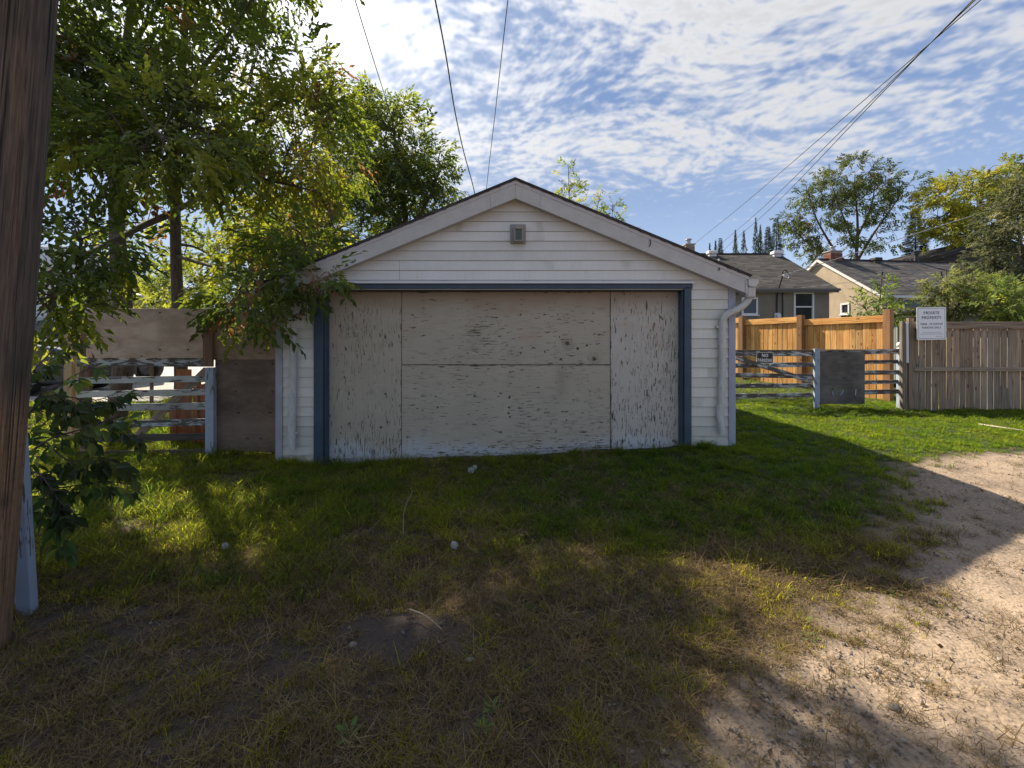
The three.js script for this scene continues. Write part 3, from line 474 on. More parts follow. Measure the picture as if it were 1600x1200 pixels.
  obj('downspout', [tube([P(458, 512, 5.58), P(457.5, 600, 5.58), P(456, 684, 5.57)], 0.042, 12, 10, 0.047), tube([P(456, 680, 5.57), P(456.5, 702, 5.56)], 0.05, 4, 10, 0.038)], M.pipe, g);
  obj('pipe_strap', move(cbox(0.12, 0.025, 0.05, 0.003), ...P(457, 677, 5.585)), M.pipe, g);
}
// the lantern on the gable
{
  const l = thing('wall_lantern', 'small grey lantern with a glass box on a square plate high on the gable', 'wall lamp', [0.075, 2.795, -5.618]);
  const body = std({ color: rgb(0.27, 0.24, 0.19), roughness: 0.5 });
  obj('mounting_plate', move(cbox(0.19, 0.235, 0.03, 0.008), 0, 0.01, 0.012), std({ color: rgb(0.26, 0.245, 0.235), roughness: 0.7 }), l);
  obj('cap', [move(cbox(0.10, 0.03, 0.11, 0.006), 0.005, 0.055, 0.085), move(cbox(0.06, 0.03, 0.07, 0.006), 0.005, 0.085, 0.075)], body, l);
  const bars = []; for (const sx of [-1, 1]) for (const sz of [-1, 1]) bars.push(move(box(0.013, 0.13, 0.013), 0.005 + sx * 0.046, -0.025, 0.085 + sz * 0.046)); bars.push(move(cbox(0.115, 0.014, 0.115), 0.005, -0.097, 0.085), move(box(0.05, 0.04, 0.05), 0.005, 0.03, 0.03));
  obj('frame', bars, body, l);
  const gp = new THREE.MeshPhysicalMaterial({ color: rgb(0.3, 0.36, 0.28), transmission: 0.85, roughness: 0.35, thickness: 0 });
  obj('glass_pane', [move(box(0.08, 0.118, 0.004), 0.005, -0.026, 0.133), move(box(0.08, 0.118, 0.004), 0.005, -0.026, 0.037), move(box(0.004, 0.118, 0.08), -0.043, -0.026, 0.085), move(box(0.004, 0.118, 0.08), 0.053, -0.026, 0.085)], gp, l);
  obj('bulb', new THREE.SphereGeometry(0.026, 12, 10).translate(0.005, -0.01, 0.085), std({ color: rgb(0.6, 0.6, 0.56), roughness: 0.3 }), l);
}
// ---------------------------------------------------------------- the power pole and the leaning post by it
{
  const p = thing('utility_pole', 'thick weathered wooden utility pole leaning at the left edge, brown near its foot', 'utility pole', [-2.572, -0.1, -2.12]);
  const h = 9, seg = 90, rad = 180, geo = new THREE.CylinderGeometry(0.125, 0.158, h, rad, seg, false), q = geo.attributes.position;
  for (let i = 0; i < q.count; i++) { const x = q.getX(i), y = q.getY(i), z = q.getZ(i), a = Math.atan2(z, x), k = 1 + 0.012 * pn(a * 3, y * 0.5) - 0.07 * S(0.40, 0.52, pn(Math.cos(a) * 9 + 4, Math.sin(a) * 9 + y * 0.10)) - 0.03 * S(0.4, 0.5, pn(Math.cos(a) * 21 + 4, Math.sin(a) * 21 + y * 0.4)); q.setXYZ(i, x * k, y, z * k); }
  geo.computeVertexNormals(); geo.translate(0, h / 2, 0);
  const t = tex(1024, 2048, (x, y) => {
    const a = x / 1024 * 6.2832, A = a * 0.145, Y = y / 2048 * h * 1.0, sub = Math.cos(a) * 3, sb = Math.sin(a) * 3;
    const g1 = fbm(A * 60, Y * 1.5, 4), g2 = pn(A * 190, Y * 4), ck = S(0.33, 0.55, fbm(A * 38 + 9, Y * 0.55, 3)), bl = fbm(A * 8, Y * 2.2, 3), str = S(0.1, 0.5, fbm(A * 9 + 30, Y * 0.5, 3));
    const up = S(1.12, 1.42, Y + 0.22 * fbm(A * 26, Y * 1.2, 2));
    let c = mix3([0.19, 0.108, 0.058], [0.082, 0.060, 0.045], up); c = mix3(c, [0.15, 0.092, 0.060], 0.6 * str * up); c = mix3(c, [0.05, 0.040, 0.034], 0.6 * S(0.05, 0.45, bl) * up);
    c = c.map((v) => v * (1 + 0.8 * g1 + 0.3 * g2 + 0.4 * pn(A * 420, Y * 6) + 0.3 * fbm(A * 130, Y * 14, 2))); c = c.map((v) => v * (1 - 0.8 * ck));
    for (const [kx, ky] of [[0.12, 2.05], [0.34, 2.62], [0.05, 1.32], [0.62, 1.8], [0.22, 0.82]]) { const e = Math.hypot((A - kx) * 1.4, (Y - ky) * 0.8); if (e < 0.05) { const q = S(0.05, 0.008, e) * (0.6 + 0.4 * Math.sin(e * 900)); c = mix3(c, [0.03, 0.022, 0.017], q * 0.8); } }
    c = c.map((v) => v * (1 - 0.8 * S(0.5, 0.56, pn(A * 95 + 3, Y * 0.45)) - 0.5 * S(0.52, 0.6, pn(A * 210, Y * 1.1 + 7))));
    if (Y < 1.25) { const row = Math.floor(Y / 0.052), fx = (A / 0.016 + (row % 2) * 0.5) % 1, fy = (Y / 0.052) % 1; if (Math.abs(fx - 0.5) < 0.10 && Math.abs(fy - 0.5) < 0.12 + 0.2 * pn(row * 3.3, A * 60)) c = c.map((v) => v * 0.62); }
    return c;
  }, { mirror: false });
  const shaft = obj('shaft', geo, std({ map: t, bumpMap: t, bumpScale: 0.012, roughness: 0.95 }), p);
  p.rotation.z = -0.079;
  const right = (y, a, r) => { const rr = mix(0.158, 0.125, y / h); const b = new THREE.CylinderGeometry(r, r, 0.02, 16), bb = new THREE.TorusGeometry(r * 1.15, 0.004, 6, 16).rotateX(Math.PI / 2); const m = merge([b, bb]); m.rotateX(Math.PI / 2); m.translate(0, y, rr - 0.006); m.rotateY(a); obj('bolt_hole', boxUV(m), M.dark, p); };
  right(2.86, 0.35, 0.012); right(2.2, 0.62, 0.011);
}
{
  const p = thing('leaning_post', 'pale blue painted boards nailed together as a post, leaning beside the utility pole', 'post', [0, 0, 0]);
  const a = plank(0.07, 1.25, 0.05, { spread: 0.03, tone: 0.85 }); a.rotateZ(0.055); a.rotateY(0.15); obj('post_board', move(a, -2.622, 0.575, -2.43), M.flakeBlueOld ??= paintMat([0.33, 0.40, 0.50], [0.09, 0.08, 0.07], 0.80, 7), p);
  const b = plank(0.09, 1.3, 0.045, { spread: 0.03, tone: 0.75 }); b.rotateZ(0.02); obj('post_board', move(b, -2.80, 0.60, -2.5), M.flakeBlue, p);
  const c = plank(0.04, 1.2, 0.05, { spread: 0.05 }); c.rotateZ(0.03); obj('post_board', move(c, -2.715, 0.58, -2.485), M.flakeBlue, p);
}

// ---------------------------------------------------------------- left of the garage: plywood screen over a slatted gate
const dL = 6.1, pl = (px, py, d = dL) => P(px, py, d);
function rectBoard(x0, y0, x1, y1, d, t, opt = {}) {              // a sheet between two picture corners at one distance
  const a = P(x0, y0, d), b = P(x1, y1, d), w = Math.abs(b[0] - a[0]), h = Math.abs(b[1] - a[1]);
  return move(plank(w, h, t, { grain: w > h ? 'x' : 'y', warp: 0.004, ...opt }), (a[0] + b[0]) / 2, (a[1] + b[1]) / 2, -d);
}
{
  const f = thing('plywood_fence', 'fence of weathered brown plywood sheets and a dark plywood lower panel left of the garage', 'fence');
  obj('plywood_sheet', rectBoard(135, 482, 331, 559, 6.06, 0.014, { grain: 'y', spread: 0.02 }), M.ply, f);
  const s2 = obj('plywood_sheet', rectBoard(333, 486, 431, 562, 6.09, 0.014, { grain: 'y', spread: 0.02, tone: 0.62 }), M.ply, f);
  const s3 = obj('plywood_sheet', rectBoard(336.5, 560.6, 430, 706, 6.10, 0.014, { spread: 0.02 }), M.plyDark, f); s3.userData.label = 'dark brown lower plywood panel beside the garage corner';
  obj('post', rectBoard(318, 496, 333, 573, 6.03, 0.035, { tone: 1.0 }), M.brownWood, f);
  obj('post', rectBoard(128, 494, 141, 700, 6.13, 0.06, { tone: 0.7 }), M.brownWood, f);
  obj('post', rectBoard(424, 500, 432, 712, 6.16, 0.06, { tone: 0.6 }), M.brownWood, f);
  obj('bottom_rail', rectBoard(337, 708, 431, 714, 6.14, 0.04, { grain: 'x' }), M.darkWood, f);
  const bp = rectBoard(323, 574, 336, 716, 6.04, 0.07, { spread: 0.02 }); obj('post', bp, M.flakeBlue, f).userData.label = 'pale blue painted post';
}
{
  const gt = thing('slatted_gate', 'low gate of peeling white and dark slats under the plywood screen', 'gate');
  const sl = [[559, 573, 'flakeDark', 0], [585, 595, 'flakeMost', 3], [605, 615, 'flakeMost', 4], [627, 638, 'flakeMost', 3], [651, 662, 'flakeDark', 5], [674, 685, 'darkWood', 4], [699, 708, 'darkWood', 4]];
  for (const [a, b, m, tilt] of sl) { const q = rectBoard(120, a + tilt * 0.5, 324, b + tilt * 0.5, 6.1, 0.022, { grain: 'x', warp: 0.02 }); q.translate(3.95, 0, 0); q.translate(0, -P(0, (a + b) / 2, 6.1)[1], 0); q.rotateZ(tilt * 0.005); q.translate(-3.95, P(0, (a + b) / 2, 6.1)[1], 0); obj('slat', q, M[m], gt); }
  const A = V3(P(205, 690, 6.15)), B = V3(P(322, 578, 6.15)), L = A.distanceTo(B), br = plank(0.10, L, 0.022); br.rotateZ(Math.atan2(B.y - A.y, B.x - A.x) - Math.PI / 2); obj('brace', move(br, (A.x + B.x) / 2, (A.y + B.y) / 2, -6.16), M.greyWood, gt);
  obj('stile', rectBoard(126, 566, 134, 706, 6.14, 0.04), M.greyWood, gt);
  // loose chicken wire over the slats
  const w = []; for (let j = 0; j < 9; j++) for (let i = 0; i < 46; i++) { const x = -4.98 + i * 0.022 + (j % 2) * 0.011, y = 0.42 + j * 0.06; w.push(tube([[x, y, -6.078], [x + 0.011, y + 0.03, -6.076], [x, y + 0.06, -6.078]], 0.0011, 2, 3)); }
  tag(obj('wire_mesh', w, M.steel, gt), null, null, null, 'stuff');
}
{
  const g = thing('leaning_boards', 'reddish brown boards stood upright behind the slatted gate', 'boards');
  for (const [a, b, c, e, d, lean] of [[276, 577, 299, 694, 6.75, 0.0], [300, 604, 307, 700, 6.55, -0.03], [308, 592, 316, 700, 6.6, 0.02], [317, 600, 325, 700, 6.52, 0.04], [326, 610, 334, 698, 6.6, -0.02], [268, 640, 278, 700, 6.7, 0.05]]) { const q = rectBoard(a, c > 0 ? b : b, c, e, d, 0.025); const y0 = P(0, e, d)[1], x0 = P((a + c) / 2, 0, d)[0]; q.translate(-x0, -y0, 0); q.rotateZ(lean); q.translate(x0, y0, 0); obj('board', q, M.cedar2 ??= woodMat([0.16, 0.06, 0.03], [0.34, 0.15, 0.07], { seed: 61 }), g); }
}
for (const [x0, y0, x1, d, lab] of [[104, 482, 117, 6.9, 'taller pale new timber post left of the plywood screen'], [123, 495, 136, 6.6, 'shorter pale new timber post touching the end of the plywood screen']]) {
  const a = P(x0, y0, d), b = P(x1, y0, d), hgt = a[1] - elev(a[0], d) + 0.15, w = b[0] - a[0];
  const t = thing('timber_post', lab, 'post', [(a[0] + b[0]) / 2, 0, -d]); obj('post_shaft', move(plank(w, hgt, 0.1, { tone: 1.0 }), 0, a[1] - hgt / 2, 0), M.newWood, t);
  obj('post_top', move(plank(w * 0.98, 0.012, 0.098, { tone: 1.1, warp: 0 }), 0, a[1] + 0.0065, 0), M.newWood, t);
}
{ const a = P(237, 640, 8.4); const t = thing('garden_stake', 'thin brown stake standing in the grass behind the slatted gate', 'stake', [a[0], elev(a[0], 8.4), -8.4]); obj('stake_shaft', move(plank(0.045, 0.95, 0.045), 0, 0.42, 0), M.brownWood, t); obj('stake_top', move(plank(0.05, 0.02, 0.05), 0, 0.905, 0), M.brownWood, t); }

// ---------------------------------------------------------------- right of the garage: low slatted gates, orange fence, grey fence
const dG = 8.8;
function signPlate(w, h, draw, res = 900) { const W = Math.round(w * res), H = Math.round(h * res), c = document.createElement('canvas'); c.width = W; c.height = H; const x = c.getContext('2d'); draw(x, W, H); const t = new THREE.CanvasTexture(c); t.colorSpace = THREE.SRGBColorSpace; return t; }
function plateThing(t, w, h, map, edge, r = 0.03) {
  const s = new THREE.Shape(), a = w / 2, b = h / 2; s.moveTo(-a + r, -b); s.lineTo(a - r, -b); s.quadraticCurveTo(a, -b, a, -b + r); s.lineTo(a, b - r); s.quadraticCurveTo(a, b, a - r, b); s.lineTo(-a + r, b); s.quadraticCurveTo(-a, b, -a, b - r); s.lineTo(-a, -b + r); s.quadraticCurveTo(-a, -b, -a + r, -b);
  obj('plate', new THREE.ExtrudeGeometry(s, { depth: 0.004, bevelEnabled: false, curveSegments: 6 }), edge, t);
  const f = new THREE.ShapeGeometry(s, 6), p = f.attributes.position, uv = f.attributes.uv; for (let i = 0; i < p.count; i++) uv.setXY(i, (p.getX(i) + a) / w, (p.getY(i) + b) / h);
  obj('printed_face', f.translate(0, 0, 0.0055), std({ map, roughness: 0.45 }), t);
  for (const [x, y] of [[-a + 0.03, b - 0.03], [a - 0.03, b - 0.03], [-a + 0.03, -b + 0.03], [a - 0.03, -b + 0.03]]) obj('screw', new THREE.CylinderGeometry(0.007, 0.007, 0.006, 8).rotateX(Math.PI / 2).translate(x, y, 0.008), M.steel, t);
}
{
  const gt = thing('slatted_gate', 'low gate of dark peeling rails with a diagonal brace right beside the garage', 'gate');
  for (const [a, b, dy] of [[548, 556.5, 0], [566.5, 574, -2], [583.5, 590.5, 2], [599, 606, -1], [614.5, 621.5, -2]]) { const q = rectBoard(1146, a, 1271, b, dG, 0.022, { grain: 'x', warp: 0.02 }); const c = P(1208, (a + b) / 2, dG); q.translate(-c[0], -c[1], 0); q.rotateZ(-dy * 0.006); q.translate(...[c[0], c[1], 0]); obj('slat', q, M.flakeDark, gt); }
  const A = V3(P(1150, 559, dG - 0.03)), B = V3(P(1268, 596, dG - 0.03)), L = A.distanceTo(B), br = plank(L, 0.085, 0.022, { grain: 'x' }); br.rotateZ(Math.atan2(B.y - A.y, B.x - A.x)); obj('brace', move(br, (A.x + B.x) / 2, (A.y + B.y) / 2, -dG + 0.035), M.flakeDark, gt);
  obj('top_cap', rectBoard(1146, 546.5, 1275, 548, dG - 0.005, 0.06, { grain: 'x' }), M.greyWood, gt);
}
{
  const gt = thing('slatted_gate', 'low gate of peeling rails half covered by a black weathered plywood square', 'gate');
  for (const [a, b, dy] of [[545.5, 553, -3.2], [562, 568, -2], [578, 585, -2], [593.5, 599.5, -2], [608.5, 615.5, -3]]) { const q = rectBoard(1278, a + 1, 1404, b + 1, dG, 0.022, { grain: 'x', warp: 0.02 }); const c = P(1341, (a + b) / 2 + 1, dG); q.translate(-c[0], -c[1], 0); q.rotateZ(-dy * 0.008); q.translate(c[0], c[1], 0); obj('slat', q, M.flakeDark, gt); }
  obj('plywood_sheet', rectBoard(1281, 550, 1351, 631, dG - 0.03, 0.014, { spread: 0.02 }), M.plyBlack, gt).userData.label = 'black weathered plywood square nailed over the rails';
  obj('top_cap', rectBoard(1276, 545.8, 1352, 547.6, dG - 0.03, 0.06, { grain: 'x' }), M.greyWood, gt);
  for (const [x, yy, r] of [[1301, 614, 0.3], [1316, 613, -0.5], [1337, 613, -0.12]]) { const q = plank(0.018, 0.12, 0.006); q.rotateZ(r); const c = P(x, yy, dG - 0.045); obj('paint_scrap', move(q, ...c), M.flakeBlue, gt); }
}
{
  const a = P(1274.5, 546, dG - 0.03), y0 = elev(a[0], dG) - 0.05, t = thing('gate_post', 'pale blue gate post between the two low slatted gates', 'post', [a[0], y0, a[2]]);
  const h = a[1] - y0; obj('post_shaft', move(plank(0.095, h, 0.06, { spread: 0.02 }), 0, h / 2, 0.02), M.flakeBlue, t); obj('post_top', move(plank(0.1, 0.012, 0.066, { warp: 0 }), 0, h + 0.0065, 0.02), M.flakeBlue, t);
}
{
  const a = P(1406.5, 545, dG), y0 = elev(a[0], dG) - 0.05, t = thing('gate_post', 'pale blue gate post with a round knob on top at the grey fence', 'post', [a[0], y0, a[2]]);
  const h = a[1] - y0; obj('post_shaft', move(plank(0.085, h, 0.085, { spread: 0.02 }), 0, h / 2, 0.0), M.flakeBlue, t);
  obj('knob', new THREE.LatheGeometry([[0, 0.135], [0.03, 0.128], [0.052, 0.10], [0.058, 0.075], [0.05, 0.045], [0.03, 0.028], [0.03, 0.018], [0.055, 0.012], [0.06, 0], [0, 0]].map((p) => new THREE.Vector2(...p)), 20).translate(0, h, 0), M.frameWhite, t);
  const p2 = thing('paling', 'two pale blue palings standing against the end of the grey fence', 'boards', [0, 0, 0]);
  for (const [x0, y0b, x1, tone] of [[1409, 560, 1417.5, 1], [1418, 571, 1425.5, 0.9]]) obj('paling_board', rectBoard(x0, y0b, x1, 634, 8.68, 0.02, { spread: 0.05, tone }), M.flakeBlue, p2);
}
{
  const t = thing('no_parking_sign', 'small black NO PARKING sign with a white edge on the dark slatted gate', 'sign', P(1195, 559, dG - 0.022));
  const W = 0.325, H = 0.215;
  plateThing(t, W, H, signPlate(W, H, (x, w, h) => { x.fillStyle = '#d8d6cc'; x.fillRect(0, 0, w, h); x.fillStyle = '#171819'; x.fillRect(w * 0.03, h * 0.045, w * 0.94, h * 0.91); x.fillStyle = '#e4e2d8'; x.textAlign = 'center'; x.textBaseline = 'middle'; x.font = `bold ${h * 0.4}px sans-serif`; x.fillText('NO', w / 2, h * 0.29, w * 0.6); x.fillText('PARKING', w / 2, h * 0.72, w * 0.88); }), std({ color: rgb(0.5, 0.5, 0.48) }), 0.006);
  t.rotation.z = -0.02;
}
{
  const t = thing('private_property_sign', 'white PRIVATE PROPERTY sign with rounded corners on the grey plank fence', 'sign', P(1455, 505.5, 8.5));
  const W = 0.55, H = 0.61;
  plateThing(t, W, H, signPlate(W, H, (x, w, h) => {
    x.fillStyle = '#dfe2e6'; x.fillRect(0, 0, w, h); x.strokeStyle = '#3b4046'; x.lineWidth = w * 0.011; const m = w * 0.045, r = w * 0.06;
    x.beginPath(); x.moveTo(m + r, m); x.arcTo(w - m, m, w - m, h - m, r); x.arcTo(w - m, h - m, m, h - m, r); x.arcTo(m, h - m, m, m, r); x.arcTo(m, m, w - m, m, r); x.closePath(); x.stroke();
    x.fillStyle = '#2a2e33'; x.textAlign = 'center'; x.textBaseline = 'middle';
    x.font = `bold ${h * 0.125}px sans-serif`; x.fillText('PRIVATE', w / 2, h * 0.175, w * 0.62); x.fillText('PROPERTY', w / 2, h * 0.32, w * 0.8);
    x.font = `bold ${h * 0.085}px sans-serif`; x.fillText('10606 - 70 AVENUE', w / 2, h * 0.515, w * 0.78); x.fillText('PARKING ONLY', w / 2, h * 0.625, w * 0.66);
    x.font = `${h * 0.036}px sans-serif`; x.fillText('UNAUTHORIZED VEHICLES WILL BE', w / 2, h * 0.775, w * 0.66); x.fillText('TOWED AWAY AT OWNERS RISK AND EXPENSE', w / 2, h * 0.825, w * 0.78); x.fillRect(w * 0.64, h * 0.89, w * 0.24, h * 0.008);
  }), M.frameWhite, 0.035);
  t.rotation.z = 0.012;
}
{
  const d = 8.62, f = thing('plank_fence', 'tall fence of weathered grey vertical planks with one mid rail', 'fence'), r = rng(41);
  let x = P(1424, 0, d)[0];
  for (; x < 14.5;) {
    const w = 0.115 + 0.03 * r(), top = 1.82 + 0.01 * r(), y0 = elev(x, d) - 0.02 + 0.03 * r(), q = plank(w - 0.006 - 0.016 * r() * r(), top - y0, 0.018, { spread: 0.22 });
    q.rotateZ((r() - 0.5) * 0.012); obj('picket', move(q, x + w / 2, (top + y0) / 2, -d - 0.012 + 0.012 * (r() - 0.5)), M.greyWood, f); x += w;
  }
  for (const [a, b] of [[7.58, 11.2], [11.205, 14.6]]) { obj('cap_board', move(plank(b - a, 0.135, 0.03, { grain: 'x', tone: 0.95, hue: 0.02 }), (a + b) / 2, 1.815, -d + 0.03), M.greyWood, f); obj('rail', move(plank(b - a, 0.075, 0.04, { grain: 'x', tone: 0.95 }), (a + b) / 2 , 0.985, -d + 0.03), M.greyWood, f); obj('back_rail', move(plank(b - a, 0.09, 0.04, { grain: 'x' }), (a + b) / 2, 1.7, -d - 0.05), M.greyWood, f); }
  for (const px of [1411.5, 1421.5]) { const c = P(px, 570, d), q = plank(0.095, px < 1415 ? 1.72 : 1.8, 0.07, { tone: 0.8 }); obj('post', move(q, c[0], (px < 1415 ? 1.9 : 1.92) - 0.9 + 0.03, -d - 0.0), M.greyWood, f); }
  obj('conduit', tube([P(1417, 503, d - 0.05), P(1417.5, 540, d - 0.05), P(1417.5, 567, d - 0.05)], 0.022, 6, 8), M.frameWhite, f);
}
{
  const f = thing('cedar_fence', 'new orange cedar board fence with square posts running back in the sun', 'fence'), r = rng(77);
  const A = new THREE.Vector3(8.32, 0, -10.0), B = new THREE.Vector3(5.9, 0, -15.8), L = A.distanceTo(B), u = B.clone().sub(A).normalize(), yaw = Math.atan2(-u.z, u.x), n = new THREE.Vector3(-Math.abs(u.z), 0, 0).set(u.z, 0, -u.x);   // n faces left, towards the sun
  const top = (s) => mix(2.06, 2.33, s / L);
  const placed = (q, s, y, off) => { q.rotateY(yaw); const c = A.clone().addScaledVector(u, s).addScaledVector(n, off); return move(q, c.x, y, c.z); };
  for (let s = 0.06; s < L; s += 0.142) { const c = A.clone().addScaledVector(u, s), y0 = elev(c.x, -c.z) - 0.02, y1 = top(s) - 0.1; obj('picket', placed(plank(0.132 - 0.006 * r(), y1 - y0, 0.018, { spread: 0.2 }), s, (y0 + y1) / 2, 0.0 + 0.006 * (r() - 0.5)), M.cedar, f); }
  for (const [s0, s1] of [[0, 1.97], [1.975, 3.755], [3.76, 5.6]]) { obj('top_rail', placed(plank(s1 - s0 - 0.1, 0.15, 0.04, { grain: 'x', tone: 1.15, spread: 0.05 }), (s0 + s1) / 2, top((s0 + s1) / 2) - 0.075, 0.035), M.cedar, f); obj('bottom_rail', placed(plank(s1 - s0 - 0.1, 0.09, 0.04, { grain: 'x', tone: 0.9 }), (s0 + s1) / 2, elev(7.5, 12) + 0.12, -0.035), M.cedar, f); }
  for (const s of [0, 1.97, 3.755, 5.6]) { const c = A.clone().addScaledVector(u, s), y0 = elev(c.x, -c.z) - 0.05, y1 = top(s) + (s === 0 ? 0.16 : 0.07); obj('post', placed(plank(0.14, y1 - y0, 0.14, { tone: s === 0 ? 1.25 : 0.85, spread: 0.05 }), s, (y0 + y1) / 2, 0.085), M.postWood ??= woodMat([0.17, 0.085, 0.035], [0.34, 0.18, 0.08], { seed: 71, crack: 0.35 }), f); }
}
// ---------------------------------------------------------------- houses behind the fences
const ROOF1 = [[0.05, 0.044, 0.040], [0.068, 0.060, 0.053], [0.042, 0.038, 0.036], [0.058, 0.054, 0.051]], ROOF2 = [[0.07, 0.066, 0.066], [0.088, 0.078, 0.075], [0.058, 0.058, 0.062], [0.10, 0.088, 0.08]];
function gableRoof(parent, w, dep, y0, rise, over, tones, seed, rakeMat, thick = 0.09) {   // ridge along x; the house stands in x 0..w, z -dep..0
  const half = dep / 2, a = Math.atan2(rise, half), Lc = half / Math.cos(a) + over;
  const roof = new THREE.Group(); roof.name = 'roof'; parent.add(roof);
  for (const s of [1, -1]) {
    const deck = new THREE.BoxGeometry(w + 2 * over, thick, Lc).rotateX(s * a);
    const my = y0 + rise - Math.sin(a) * Lc / 2, mz = -half + s * Math.cos(a) * Lc / 2;
    obj('deck', boxUV(deck.translate(w / 2, my, mz)), rakeMat, roof);
    const U = new THREE.Vector3(s, 0, 0), V = new THREE.Vector3(0, Math.sin(a), -s * Math.cos(a)), N = new THREE.Vector3().crossVectors(U, V);
    const o = new THREE.Vector3(s > 0 ? -over : w + over, y0 + rise - Math.sin(a) * Lc, -half + s * Math.cos(a) * Lc).addScaledVector(N, thick / 2 + 0.004).addScaledVector(V, -0.03);
    shingles(roof, o, U, V, w + 2 * over, Lc + 0.03, tones, seed + s);
  }
  const caps = []; for (let x = -over; x < w + over; x += 0.24) caps.push(box(0.235, 0.02, 0.26).rotateZ(0.03).translate(x + 0.12, y0 + rise + thick * 0.62 + 0.01, -half)); 
  tag(obj('ridge_cap', caps, M.ridge ??= std({ color: rgb(0.09, 0.08, 0.075), roughness: 0.95 }), roof), null, null, null, 'stuff');
  return { roof, a, at: (x, t, s = 1, up = 0) => new THREE.Vector3(x, y0 + rise - Math.sin(a) * Lc * (1 - t) + (thick / 2 + 0.02 + up) / 1, -half + s * Math.cos(a) * Lc * (1 - t)) };
}
const brickM = (c) => std({ color: rgb(...c), roughness: 0.95, vertexColors: true });
function chimney(parent, x, y, z, w, h, dp, tones, seed, capMat) {
  const r = rng(seed), c = new THREE.Group(); c.name = 'chimney'; c.position.set(x, y, z); parent.add(c);
  obj('core', move(box(w - 0.03, h, dp - 0.03), 0, h / 2, 0), std({ color: rgb(0.3, 0.27, 0.24) }), c);
  const bh = 0.075, rows = Math.floor((h - 0.05) / bh), L = [];
  for (let j = 0; j < rows; j++) for (const [len, ax] of [[w, 0], [dp, 1]]) for (const s of [-1, 1]) { const n = Math.max(1, Math.round(len / 0.22)), bw = len / n, off = (j % 2) * 0.5 * bw; for (let i = 0; i <= n; i++) { const a = Math.max(-len / 2, -len / 2 + i * bw - off), b = Math.min(len / 2, -len / 2 + (i + 1) * bw - off); if (b - a < 0.03) continue; const t = tones[Math.floor(r() * tones.length)], k = 0.8 + 0.4 * r(); const g = ax ? box(0.02, bh - 0.012, b - a - 0.012).translate(s * (w / 2 - 0.006), j * bh + bh / 2, (a + b) / 2) : box(b - a - 0.012, bh - 0.012, 0.02).translate((a + b) / 2, j * bh + bh / 2, s * (dp / 2 - 0.006)); L.push(tint(g, t.map((v) => v * k))); } }
  tag(obj('brick', L, M.brickTint ??= std({ roughness: 0.95, vertexColors: true }), c), null, null, null, 'stuff');
  obj('cap', [move(cbox(w + 0.06, 0.06, dp + 0.06, 0.008), 0, h + 0.0, 0)], std({ color: rgb(0.33, 0.30, 0.27) }), c);
  obj('flue', [new THREE.CylinderGeometry(0.09, 0.09, 0.22, 14).translate(0, h + 0.13, 0), new THREE.CylinderGeometry(0.14, 0.15, 0.05, 14).translate(0, h + 0.26, 0)], capMat ?? M.steel, c);
}
function roofVent(parent, v, mat, kind) {
  const g = kind === 'pipe' ? [new THREE.CylinderGeometry(0.1, 0.1, 0.5, 12).translate(0, 0.22, 0), new THREE.CylinderGeometry(0.15, 0.15, 0.12, 12).translate(0, 0.5, 0), new THREE.ConeGeometry(0.19, 0.1, 12).translate(0, 0.62, 0)] : kind === 'stack' ? [new THREE.CylinderGeometry(0.04, 0.04, 0.34, 10).translate(0, 0.12, 0), new THREE.CylinderGeometry(0.06, 0.11, 0.12, 10).translate(0, 0, 0)] : [cbox(0.42, 0.16, 0.40, 0.03).translate(0, 0.14, 0.04), box(0.34, 0.14, 0.3).translate(0, 0.02, 0)];
  const m = obj('roof_vent', g.map((q) => boxUV(q)), mat, parent); m.position.copy(v); return m;
}
